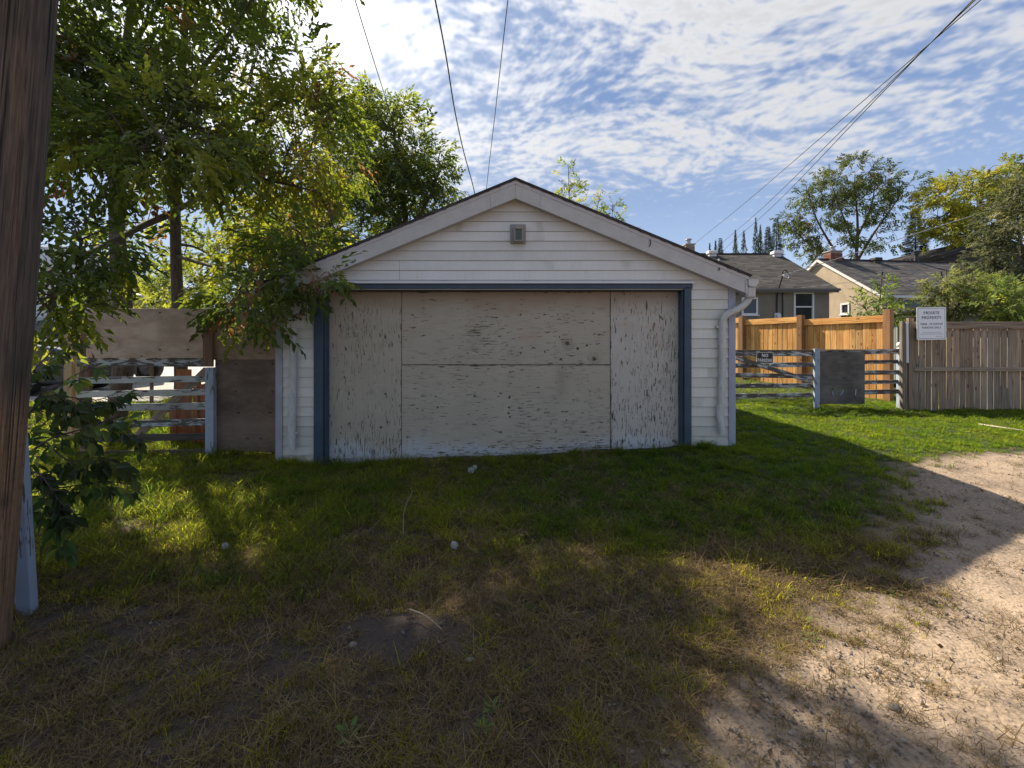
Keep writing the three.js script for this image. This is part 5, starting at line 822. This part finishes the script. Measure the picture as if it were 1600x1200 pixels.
tree({ name: 'broadleaf_tree', label: 'round green tree rising behind the left slope of the garage roof', seed: 303, base: [-2.95, 0.1, -13.4], spray: sprayMid, mat: M.leaf, gf: 1.0, boughR: 0.05, twigR: 0.01,
  limbs: [[[[-2.95, -0.1, -13.4], P(640, 420, 13.4), P(632, 330, 13.4), P(620, 240, 13.4), P(612, 180, 13.4)], 0.16, 0.03], [[P(636, 370, 13.4), P(670, 310, 13), P(690, 260, 12.8)], 0.07, 0.02], [[P(636, 360, 13.4), P(590, 300, 13), P(560, 250, 13)], 0.07, 0.02]],
  blobs: [[545, 190, 13.6, 50, 50, 1.2, 220, 0.5], [605, 215, 13.4, 62, 62, 1.3, 400, 0.5], [655, 265, 13.2, 52, 60, 1.2, 380, 0.4], [560, 260, 13.4, 62, 80, 1.2, 380, 0.5], [640, 330, 13.4, 66, 50, 1.3, 360, 0.3], [560, 370, 13.4, 62, 55, 1.3, 340, 0.4], [615, 165, 13.4, 22, 22, 0.5, 30, 0.6], [700, 300, 13, 18, 26, 0.4, 30, 0.5]] });
tree({ name: 'shrub_tree', label: 'sunlit yellow green bushy tree behind the plywood fence and the left eave of the garage', seed: 404, base: [-5.6, 0.2, -10.5], spray: sprayMid, tones: [[0.07, 0.11, 0.015], [0.16, 0.21, 0.03], [0.34, 0.34, 0.04]], gf: 1.2, twigR: 0.008,
  limbs: [[[[-5.6, 0.1, -10.5], P(420, 470, 10.5), P(415, 410, 10.5), P(420, 340, 10.5)], 0.07, 0.02], [[P(420, 470, 10.5), P(370, 430, 10.5), P(340, 400, 10.5)], 0.04, 0.015], [[P(418, 450, 10.5), P(465, 410, 10.5), P(490, 340, 10.5)], 0.04, 0.015]],
  blobs: [[350, 430, 10.5, 70, 50, 0.8, 160, 0.7], [420, 420, 10.5, 50, 70, 0.8, 160, 0.7], [485, 370, 10.8, 60, 60, 0.8, 180, 0.65], [300, 460, 10.8, 50, 40, 0.7, 100, 0.8], [240, 470, 11.5, 45, 35, 0.7, 80, 0.85], [410, 330, 10.8, 70, 50, 0.8, 150, 0.6]] });
tree({ name: 'sapling', label: 'slender sapling tops showing over the right slope of the garage roof', seed: 505, base: [1.9, 0.3, -14.0], spray: sprayMid, mat: M.leaf, gf: 3, twigs: 0.3, boughR: 0.014, twigR: 0.005, scale: 0.7,
  limbs: [[[[1.9, 0.2, -14], P(893, 420, 14), P(890, 330, 14), P(888, 260, 14)], 0.04, 0.008], [[P(893, 400, 14), P(925, 350, 14), P(940, 296, 14)], 0.025, 0.006], [[P(893, 420, 14), P(950, 370, 14), P(958, 316, 14)], 0.025, 0.006]],
  blobs: [[888, 278, 14, 10, 18, 0.25, 16, 0.6], [893, 310, 14, 16, 22, 0.35, 30, 0.6], [880, 325, 14, 12, 16, 0.35, 16, 0.6], [918, 326, 14, 16, 14, 0.35, 22, 0.75], [938, 312, 14, 9, 16, 0.25, 9, 0.5], [957, 326, 14, 9, 15, 0.25, 14, 0.65], [960, 345, 14, 16, 14, 0.35, 18, 0.65], [925, 350, 14, 30, 14, 0.4, 26, 0.75], [908, 288, 14, 5, 9, 0.15, 4, 0.5], [860, 312, 14, 18, 9, 0.3, 8, 0.4], [990, 370, 14, 12, 9, 0.3, 8, 0.6]] });
tree({ name: 'large_tree', label: 'tall open crowned tree with many branches behind the two houses', seed: 606, base: [26.2, 0.5, -35], spray: sprayFar, mat: M.leafFar, gf: 0.6, twigs: 0.22, boughR: 0.07, twigR: 0.014, twigK: 3, scale: 0.72, tones: [[0.04, 0.06, 0.014], [0.11, 0.145, 0.03], [0.24, 0.24, 0.05]], brown: 0.01,
  limbs: [[[[26.2, 0.3, -35], P(1334, 450, 35), P(1338, 400, 35), P(1340, 350, 35), P(1335, 290, 35)], 0.24, 0.04], [[P(1330, 430, 35), P(1300, 385, 35), P(1275, 340, 35), P(1262, 300, 35)], 0.12, 0.03], [[P(1338, 410, 35), P(1365, 365, 35), P(1390, 330, 35), P(1410, 300, 35)], 0.12, 0.03], [[P(1338, 390, 35), P(1318, 340, 35), P(1300, 290, 35)], 0.09, 0.025], [[P(1340, 370, 35), P(1362, 320, 35), P(1368, 280, 35)], 0.09, 0.025], [[P(1318, 405, 35), P(1270, 385, 35), P(1240, 360, 35)], 0.1, 0.03]],
  blobs: [[1335, 272, 35, 34, 26, 2, 119, 0.5], [1300, 290, 35, 30, 28, 2, 136, 0.55], [1372, 290, 35, 32, 26, 2, 119, 0.5], [1265, 305, 35, 22, 24, 1.5, 76, 0.5], [1250, 340, 35, 28, 18, 1.5, 93, 0.45], [1290, 335, 35, 32, 28, 2, 119, 0.45], [1340, 320, 35, 36, 28, 2, 136, 0.45], [1395, 325, 35, 30, 22, 2, 85, 0.4], [1415, 292, 35, 24, 16, 1.5, 76, 0.45], [1255, 370, 35, 26, 16, 1.5, 68, 0.45], [1300, 375, 35, 40, 22, 2, 93, 0.45], [1360, 372, 35, 40, 22, 2, 76, 0.4], [1336, 250, 35, 18, 8, 1, 23, 0.6], [1272, 408, 35, 22, 18, 1.5, 68, 0.75]] });
tree({ name: 'large_tree', label: 'broad yellow green tree in early autumn colour at the right behind the houses', seed: 707, base: [31.5, 0.5, -31], spray: sprayFar, mat: M.leafFar, gf: 0.6, twigs: 0.12, boughR: 0.08, twigR: 0.016, twigK: 3, scale: 0.78, tones: [[0.09, 0.13, 0.015], [0.27, 0.30, 0.03], [0.55, 0.48, 0.05]],
  limbs: [[[[31.5, 0.3, -31], P(1524, 440, 31), P(1526, 380, 31), P(1530, 320, 31), P(1545, 265, 31)], 0.35, 0.06], [[P(1526, 390, 31), P(1495, 340, 31), P(1475, 310, 31)], 0.18, 0.05], [[P(1526, 390, 31), P(1570, 340, 31), P(1600, 300, 31)], 0.18, 0.05]],
  blobs: [[1480, 310, 31, 30, 26, 1.8, 195, 0.72], [1470, 340, 31, 24, 22, 1.8, 120, 0.62], [1515, 300, 31, 32, 26, 2, 180, 0.62], [1550, 275, 31, 32, 18, 1.8, 135, 0.55], [1590, 285, 31, 32, 24, 2, 150, 0.5], [1545, 320, 31, 36, 24, 2, 165, 0.7], [1495, 365, 31, 36, 22, 2, 165, 0.7], [1535, 355, 31, 30, 20, 1.8, 120, 0.72], [1600, 330, 31, 40, 30, 2, 165, 0.5], [1640, 280, 31, 30, 30, 2, 90, 0.5]] });
tree({ name: 'large_tree', label: 'dark leafed tree crowding the right edge above the grey fence', seed: 808, base: [15.2, 0.4, -13.4], spray: sprayMid, mat: M.leaf, gf: 1.2, boughR: 0.04, twigR: 0.01, scale: 0.85, tones: [[0.035, 0.05, 0.015], [0.085, 0.10, 0.03], [0.26, 0.24, 0.09]],
  limbs: [[[[15.2, 0.2, -13.4], P(1604, 480, 13.4), P(1600, 420, 13.4), P(1590, 350, 13.4)], 0.13, 0.03], [[P(1603, 470, 13.4), P(1560, 430, 13.4), P(1540, 380, 13.4)], 0.05, 0.02]],
  blobs: [[1585, 350, 13.4, 38, 38, 0.9, 200, 0.5], [1575, 410, 13.4, 50, 40, 0.9, 260, 0.42], [1615, 330, 13.4, 30, 60, 0.9, 180, 0.5], [1560, 460, 13.2, 50, 36, 0.8, 200, 0.4], [1610, 440, 13.2, 40, 60, 0.9, 220, 0.42], [1535, 400, 13.4, 16, 22, 0.4, 30, 0.5], [1588, 295, 13.4, 24, 24, 0.5, 40, 0.5]] });
tree({ name: 'bush', label: 'feathery yellow green bush behind the grey fence before the gabled house', seed: 909, base: [9.5, 0.3, -10.9], spray: sprayMid, mat: M.leaf, gf: 2, twigR: 0.006, scale: 0.62, boughR: 0.02, tones: [[0.06, 0.085, 0.02], [0.15, 0.18, 0.04], [0.30, 0.29, 0.07]],
  limbs: [[[[9.5, 0.2, -10.9], P(1478, 500, 10.9), P(1480, 450, 10.9), P(1478, 420, 10.9)], 0.04, 0.01], [[P(1478, 500, 10.9), P(1510, 460, 10.9), P(1525, 430, 10.9)], 0.03, 0.01], [[P(1478, 500, 10.9), P(1458, 474, 10.9)], 0.025, 0.01]],
  blobs: [[1475, 442, 10.9, 17, 15, 0.35, 60, 0.65], [1462, 466, 10.9, 16, 14, 0.35, 60, 0.6], [1500, 452, 10.9, 22, 20, 0.45, 85, 0.6], [1480, 478, 10.9, 32, 12, 0.4, 80, 0.5], [1530, 445, 11.2, 20, 22, 0.4, 70, 0.6], [1505, 424, 11, 6, 8, 0.2, 9, 0.65], [1450, 484, 10.8, 10, 6, 0.25, 14, 0.6]] });
tree({ name: 'bush', label: 'bright green leafy bush spilling over the right end of the grey fence', seed: 919, base: [11.4, 0.3, -10.2], spray: sprayMid, mat: M.leaf, gf: 2, twigR: 0.006, scale: 0.7, boughR: 0.02, tones: [[0.06, 0.11, 0.02], [0.15, 0.22, 0.035], [0.32, 0.36, 0.05]],
  limbs: [[[[11.4, 0.2, -10.2], P(1594, 500, 10.2), P(1580, 470, 10.2)], 0.03, 0.01], [[P(1594, 520, 10.2), P(1560, 480, 10.2)], 0.02, 0.01]],
  blobs: [[1560, 470, 10.2, 26, 26, 0.4, 110, 0.65], [1590, 480, 10.0, 30, 22, 0.4, 110, 0.6], [1545, 488, 10.3, 20, 14, 0.3, 50, 0.6], [1555, 445, 10.3, 14, 14, 0.3, 26, 0.65]] });
tree({ name: 'sapling', label: 'bright green leafy sapling against the beige gable behind the cedar fence post', seed: 929, base: [8.5, 0.3, -10.9], spray: sprayMid, mat: M.leaf, gf: 3, twigs: 0.3, boughR: 0.012, twigR: 0.005, scale: 0.6, tones: [[0.07, 0.12, 0.02], [0.15, 0.23, 0.035], [0.30, 0.36, 0.06]],
  limbs: [[[[8.5, 0.2, -10.9], P(1370, 500, 10.9), P(1376, 460, 10.9), P(1377, 432, 10.9)], 0.02, 0.006], [[P(1370, 510, 10.9), P(1350, 480, 10.9)], 0.012, 0.005], [[P(1370, 500, 10.9), P(1392, 470, 10.9)], 0.012, 0.005]],
  blobs: [[1377, 440, 10.9, 6, 12, 0.15, 12, 0.7], [1376, 458, 10.9, 11, 8, 0.2, 15, 0.65], [1349, 482, 10.9, 13, 11, 0.25, 26, 0.55], [1392, 468, 10.9, 8, 15, 0.2, 21, 0.6], [1370, 485, 10.9, 16, 10, 0.25, 30, 0.6], [1360, 455, 10.9, 8, 4, 0.15, 6, 0.6], [1395, 492, 10.9, 11, 8, 0.2, 18, 0.55]] });
// conifers and columnar poplars on the skyline
function conifer(name, label, px, top, bot, d, halfW, seed, tones, column, group) {
  const base = P(px, bot + 40, d), tip = V3(P(px, top, d)), t = thing(name, label, 'tree', [base[0], 0.3, base[2]], 0, group), r = rng(seed), b = new THREE.Vector3(base[0], 0.3, base[2]), H = tip.y - 0.3, W = halfW / F * d, list = [];
  const geo = [tube([[0, -0.3, 0], [0.05, H * 0.5, 0], [0, H * 0.97, 0]], 0.035 * H * 0.4 + 0.05, 8, 7, 0.015)];
  const y0 = column ? 0.1 : 0.12, n = column ? 1100 : 2400;
  for (let i = 0; i < n; i++) {
    const v = y0 + (1 - y0) * Math.pow(r(), 0.8), prof = column ? Math.pow(Math.sin(Math.PI * clamp(1 - v * 0.96)), 0.45) * (v > 0.8 ? (1 - v) * 5 : 1) : (1 - v) * (0.75 + 0.3 * Math.abs(Math.sin(v * 34 + seed))) + 0.02, a = r() * 6.283, k = Math.pow(r(), 0.5), q = W * prof * k * (1 + 0.35 * pn(a * 1.3 + seed, v * 9));
    const p = new THREE.Vector3(Math.cos(a) * q, v * H, Math.sin(a) * q), out = column ? new THREE.Vector3(Math.cos(a) * 0.4, 1, Math.sin(a) * 0.4) : new THREE.Vector3(Math.cos(a), -0.25 + 0.3 * r(), Math.sin(a));
    list.push({ m: orient(p, out, r() * 6, (0.6 + 0.6 * r()) * (column ? 0.75 : 0.95) * (0.25 + 0.75 * Math.pow(Math.max(0, 1 - v), 0.6))), c: mix3(tones[0], tones[1], r()).map((c) => c * (0.6 + 0.6 * k)) });
  }
  for (let i = 0; i < 26; i++) { const v = 0.15 + 0.8 * r(), a = r() * 6.283, q = W * (column ? 0.5 : (1 - v) * 0.95); geo.push(tube([[0, v * H, 0], [Math.cos(a) * q * 0.5, v * H + (column ? 0.5 : 0.05), Math.sin(a) * q * 0.5], [Math.cos(a) * q, v * H + (column ? 1.4 : -0.1), Math.sin(a) * q]], 0.03, 5, 4, 0.01)); }
  obj('trunk', merge(geo), M.bark, t); instanced('crown', column ? sprayFar : needle, M.leafFar, list, t); return t;
}
const needle = sprayGeo(26, 0.9, 0.24, 0.06, 31, { droop: 0.25, spread: 2, wob: 2 });
const SPR = [[0.025, 0.045, 0.03], [0.055, 0.085, 0.06]], POP = [[0.03, 0.055, 0.015], [0.075, 0.11, 0.025]];
conifer('spruce_tree', 'spruce standing left of the tall open crowned tree on the skyline', 1213, 340, 400, 60, 20, 11, SPR, false);
conifer('spruce_tree', 'small narrow spruce leaning in at the left side of the larger skyline spruce', 1200, 354, 400, 62, 9, 12, SPR, false);
conifer('spruce_tree', 'wide dark spruce between the tall open tree and the yellow green tree', 1430, 330, 410, 42, 36, 13, [[0.016, 0.028, 0.022], [0.045, 0.06, 0.05]], false);
conifer('poplar_tree', 'taller left stem of the highest poplar pair on the skyline', 1181, 341, 400, 68, 5.5, 21, POP, true);
conifer('poplar_tree', 'right partner of the highest poplar pair on the skyline', 1188, 352, 400, 68, 4.5, 22, POP, true);
conifer('poplar_tree', 'slim columnar poplar in the middle of the skyline row, left of a broader one', 1149, 360, 400, 70, 4.5, 23, POP, true);
conifer('poplar_tree', 'broader columnar poplar in the middle of the skyline row', 1162, 361, 400, 70, 6.5, 24, POP, true);
conifer('spruce_tree', 'tiny pointed spruce second from the left of the skyline row', 1125.5, 372, 400, 75, 6.5, 25, SPR, false);
conifer('poplar_tree', 'tiny slim poplar between two tiny trees at the left of the skyline row', 1118, 377, 400, 75, 3.2, 26, POP, true);
conifer('poplar_tree', 'tiny round topped tree leftmost on the skyline row by the tan chimney', 1109, 381, 400, 75, 4.5, 27, POP, true);
// trees across the street at the far left
tree({ name: 'street_tree', label: 'dark green tree across the street between the grey gable and the tree trunk', seed: 111, base: [-42, 0.3, -50], spray: sprayFar, mat: M.leafFar, gf: 0.6, scale: 1.1, boughR: 0.08, twigR: 0.02, limbs: [[[[-42, 0.2, -50], P(200, 500, 50), P(203, 450, 50)], 0.3, 0.08]], blobs: [[150, 450, 50, 28, 18, 2, 160, 0.35], [205, 445, 50, 40, 26, 2.5, 220, 0.4], [245, 460, 50, 30, 22, 2, 130, 0.5], [290, 450, 50, 34, 30, 2, 160, 0.5], [350, 460, 50, 40, 30, 2, 160, 0.5]] });

// ---------------------------------------------------------------- the near shrub by the pole: every large leaf is its own piece
{
  const base = [-3.3, 0, -2.95], s = thing('leafy_shrub', 'leafy green shrub hanging over the leaning post right beside the utility pole', 'shrub', base), r = rng(321), stems = [], leaves = [], b = V3(base);
  const paths = [[[-3.3, -0.05, -2.95], P(10, 760, 2.9), P(50, 640, 2.95), P(110, 590, 3.0), P(160, 568, 3.05)], [[-3.3, 0.3, -2.95], P(20, 740, 2.85), P(70, 690, 2.9), P(130, 670, 2.95), P(200, 645, 3.0)], [P(10, 800, 2.9), P(50, 770, 2.85), P(110, 760, 2.85), P(165, 752, 2.85), P(215, 760, 2.85)], [P(10, 800, 2.85), P(40, 790, 2.75), P(75, 800, 2.7), P(100, 845, 2.65)], [P(50, 640, 2.95), P(90, 620, 3.1), P(150, 625, 3.2), P(190, 610, 3.25)], [P(70, 690, 2.9), P(110, 720, 2.85), P(160, 715, 2.85), P(200, 735, 2.85)], [P(10, 760, 2.9), P(40, 600, 3.1), P(80, 550, 3.2), P(110, 530, 3.3)], [P(20, 740, 2.85), P(60, 740, 2.75), P(100, 790, 2.7), P(120, 800, 2.7)], [P(50, 640, 2.95), P(75, 610, 2.8), P(120, 640, 2.8), P(150, 700, 2.8)], [P(20, 740, 2.85), P(70, 660, 3.15), P(120, 640, 3.2), P(180, 660, 3.3), P(225, 690, 3.3)]];
  paths.forEach((p, i) => {
    const v = p.map((q) => V3(q).sub(b)), c = new THREE.CatmullRomCurve3(v); stems.push(tube(v, i < 2 ? 0.012 : 0.006, 20, 6, 0.0022));
    const n = i < 2 ? 30 : 27;
    for (let k = 0; k < n; k++) {
      const t = 0.25 + 0.75 * (k + 0.5) / n, p0 = c.getPointAt(Math.min(1, t)), tg = c.getTangentAt(Math.min(1, t));
      const dir = tg.clone().multiplyScalar(0.5).add(new THREE.Vector3(r() - 0.5, -0.35 - 0.5 * r(), r() - 0.4)).normalize(), L = 0.05 + 0.06 * r(), e = p0.clone().addScaledVector(dir, L * 0.9); stems.push(tube([p0, p0.clone().lerp(e, 0.5).add(new THREE.Vector3(0, 0.01, 0)), e], 0.0022, 4, 4, 0.0014));
      const m = 1 + (r() < 0.75 ? 2 : 0); for (let q = 0; q < m; q++) leaves.push([e.clone().addScaledVector(dir, q ? -0.02 : 0), q ? dir.clone().applyAxisAngle(new THREE.Vector3(0, 0.4, 1).normalize(), (q === 1 ? 1 : -1) * (0.7 + 0.4 * r())).add(new THREE.Vector3(0, 0, (r() - 0.5) * 0.8)) : dir, 0.058 + 0.045 * r()]);
    }
  });
  obj('stem', merge(stems), M.bark, s);
  const variants = []; for (let k = 0; k < 6; k++) { const pos = [], col = [], q = rng(k + 50); leafTris(pos, col, new THREE.Vector3(), new THREE.Vector3(1, 0, 0), new THREE.Vector3(0, 1, 0), 1, 0.5 + 0.12 * q(), 0.25 + 0.35 * q(), [1, 1, 1], true); const g = new THREE.BufferGeometry(); g.setAttribute('position', new THREE.Float32BufferAttribute(pos, 3)); g.setAttribute('color', new THREE.Float32BufferAttribute(col, 3)); variants.push(BGU.toCreasedNormals ? (g.computeVertexNormals(), g) : g); }
  const mats = [[0.055, 0.105, 0.018], [0.085, 0.15, 0.024], [0.13, 0.20, 0.026], [0.22, 0.28, 0.035], [0.32, 0.34, 0.04]].map((c) => leafMat({ color: rgb(...c), roughness: 0.9, transmission: 0.5 }));
  leaves.slice(0, 299).forEach(([p, d, L], i) => { const m = obj('leaf', variants[i % 6], mats[Math.min(4, Math.floor(Math.pow(r(), 1.3) * 5))], s); m.matrixAutoUpdate = true; orient(p, d, r() * 6.28, L).decompose(m.position, m.quaternion, m.scale); });
  const rest = leaves.slice(299).map(([p, d, L]) => ({ m: orient(p, d, r() * 6.28, L), c: mix3([0.035, 0.07, 0.015], [0.16, 0.19, 0.03], Math.pow(r(), 2)) })); if (rest.length) instanced('foliage', variants[0], M.leaf, rest, s);
}

// ---------------------------------------------------------------- wires
function wire(label, pts, r, mat, group, name = 'overhead_wire') { return tag(obj(name, tube(pts, r, 40, 6), mat), label, 'wire', group); }
const ext = (a, b, k) => { const A = V3(a), B = V3(b); return A.clone().lerp(B, k).toArray(); };
{
  const w1a = P(575, 66, 9.5), w1b = P(640, 280, 15.5); wire('black overhead wire dropping behind the round tree left of the garage peak', [ext(w1a, w1b, -0.6), w1a, P(606, 165, 12), w1b, P(655, 360, 17)], 0.010, M.wire);
  const w2a = P(693, 66, 9), w2b = P(742, 303, 15.2); wire('thicker black overhead wire dropping to the left of the garage peak', [ext(w2a, w2b, -0.6), w2a, P(711, 175, 11.6), P(724, 235, 13.2), w2b, P(755, 380, 17)], 0.015, M.wire);
  const w3a = P(786, 66, 9), w3b = P(760, 296, 15.2); wire('thin black overhead wire slanting down to the right of the thicker one', [ext(w3a, w3b, -0.6), w3a, P(775, 165, 11.6), w3b, P(752, 380, 17)], 0.009, M.wire);
  const top = P(1455, 66, 11.4), q = (x, y, d, lab, s) => { const e = P(x, y, d), m = V3(top).lerp(V3(e), 0.5); m.y -= s; wire(lab, [ext(top, e, -0.25), top, m.toArray(), e, ext(top, e, 1.3)], 0.014, M.wire); };
  q(1085, 381, 40, 'uppermost of three power lines descending from top right to the tan chimney', 0.12); q(1128, 380, 40, 'middle of the three power lines descending from top right', 0.22); q(1143, 379, 40, 'lowest of the three power lines descending from top right', 0.3);
  wire('pale service cable from the roof mast up to the right past the houses', [P(1214, 433, 17.54), P(1290, 410, 17.7), P(1400, 375, 18), P(1520, 337, 18.3), P(1640, 302, 18.6)], 0.016, M.paleWire, null, 'service_cable');
  wire('thin pale cable strung low across the beige gable', [P(1232, 452, 17.7), P(1330, 441, 17.4), P(1420, 435, 16.5), P(1520, 432, 16), P(1640, 428, 15.5)], 0.008, M.paleWire, null, 'service_cable');
}

// ---------------------------------------------------------------- small things on the ground
{
  const puff = (label, px, py, d, rr) => {
    const a = P(px, py, d), t = thing('seed_head', label, 'seed head', [a[0], elev(a[0], d), -d], 0), r = rng(Math.round(px)), h = Math.max(0.05, a[1] - elev(a[0], d));
    obj('stalk', tube([[0, 0, 0], [0.005, h * 0.5, 0.002], [0, h, 0]], 0.0018, 5, 5), std({ color: rgb(0.2, 0.24, 0.08) }), t);
    const f = []; for (let i = 0; i < 150; i++) { const u = r() * 2 - 1, an = r() * 6.283, s = Math.sqrt(1 - u * u), v = new THREE.Vector3(s * Math.cos(an), u, s * Math.sin(an)); const e = v.clone().multiplyScalar(rr); f.push(tube([[0, h, 0], v.clone().multiplyScalar(rr * 0.5).add(new THREE.Vector3(0, h, 0)), [e.x, e.y + h, e.z]], 0.0005, 2, 3)); for (let k = 0; k < 3; k++) { const q = new THREE.Vector3(r() - 0.5, r() - 0.5, r() - 0.5).multiplyScalar(rr * 0.5).add(e); f.push(tube([[e.x, e.y + h, e.z], [(e.x + q.x) / 2, (e.y + q.y) / 2 + h, (e.z + q.z) / 2], [q.x, q.y + h, q.z]], 0.0006, 2, 3)); } }
    obj('fluff', merge(f), leafMat({ color: rgb(0.75, 0.75, 0.74), vertexColors: false, transmission: 0.3 }), t);
    obj('core', new THREE.SphereGeometry(rr * 0.22, 10, 8).translate(0, h, 0), std({ color: rgb(0.3, 0.28, 0.2) }), t);
  };
  puff('white fluffy seed head close before the door, just left of its middle', 736, 738, 5.0, 0.034); puff('smaller white seed head touching the one before the garage door', 742, 735, 5.1, 0.022); puff('single white seed head in the shaded lawn midway to the camera', 710, 860, 3.15, 0.024); puff('white seed head in the grass at left in the dappled light', 352, 859, 3.15, 0.02);
  const stick = (label, pts, rr, mat = M.greyWood0 ??= std({ color: rgb(0.3, 0.24, 0.18) })) => tag(obj('twig', tube(pts.map(([px, d, up = 0.01]) => { const x = (px - HX) / F * d; return [x, elev(x, d) + up, -d]; }), rr, 14, 5, rr * 0.5), mat), label, 'twig');
  stick('thin curved stick lying on the mound of bare dark soil', [[640, 2.32, 0.05], [665, 2.26, 0.045], [690, 2.19, 0.03]], 0.004); stick('dead upright stalk in the shaded grass left of the lawn middle', [[630, 3.35, 0.02], [632, 3.36, 0.2], [645, 3.38, 0.34]], 0.003);
  stick('pale dry branch lying on the sunlit lawn before the grey fence', [[1530, 7.1, 0.02], [1560, 6.8, 0.04], [1590, 6.6, 0.03], [1615, 6.5, 0.02]], 0.014, std({ color: rgb(0.42, 0.36, 0.26) }));
  const stone = (label, px, py, d, s, c, seed) => { const g = new THREE.IcosahedronGeometry(1, 2), p = g.attributes.position; for (let k = 0; k < p.count; k++) { const x = p.getX(k), y = p.getY(k), z = p.getZ(k), q = 1 + 0.3 * pn(x * 1.5 + seed, y * 1.5 + z); p.setXYZ(k, x * q * s, y * q * s * 0.55, z * q * s * 0.8); } const m2 = BGU.mergeVertices((g.deleteAttribute('normal'), g.deleteAttribute('uv'), g)); m2.computeVertexNormals(); const a = P(px, py, d); const m = obj('stone', m2, std({ color: rgb(...c), roughness: 0.9, bumpMap: M.grit ??= tex(64, 64, (x, y) => 0.5 + 0.5 * fbm(x / 6, y / 6, 3), { gray: true }), bumpScale: 0.002 }), null); m.position.set(a[0], elev(a[0], d) + s * 0.2, -d); tag(m, label, 'stone'); };
  stone('pale rounded stone on the dirt lane in the bottom right of the lawn edge', 1447, 1064, 1.95, 0.022, [0.26, 0.22, 0.18], 1); stone('dark grey stone in the gravel patch at the bottom right', 1398, 1102, 1.8, 0.022, [0.10, 0.095, 0.09], 2); stone('flat pale stone in the shaded soil left of the dark mound', 552, 1010, 2.15, 0.018, [0.2, 0.17, 0.145], 3); stone('pale chip of stone in the bottom middle grass', 735, 1034, 2.05, 0.018, [0.25, 0.22, 0.19], 4);
}
renderer.render(scene, camera);
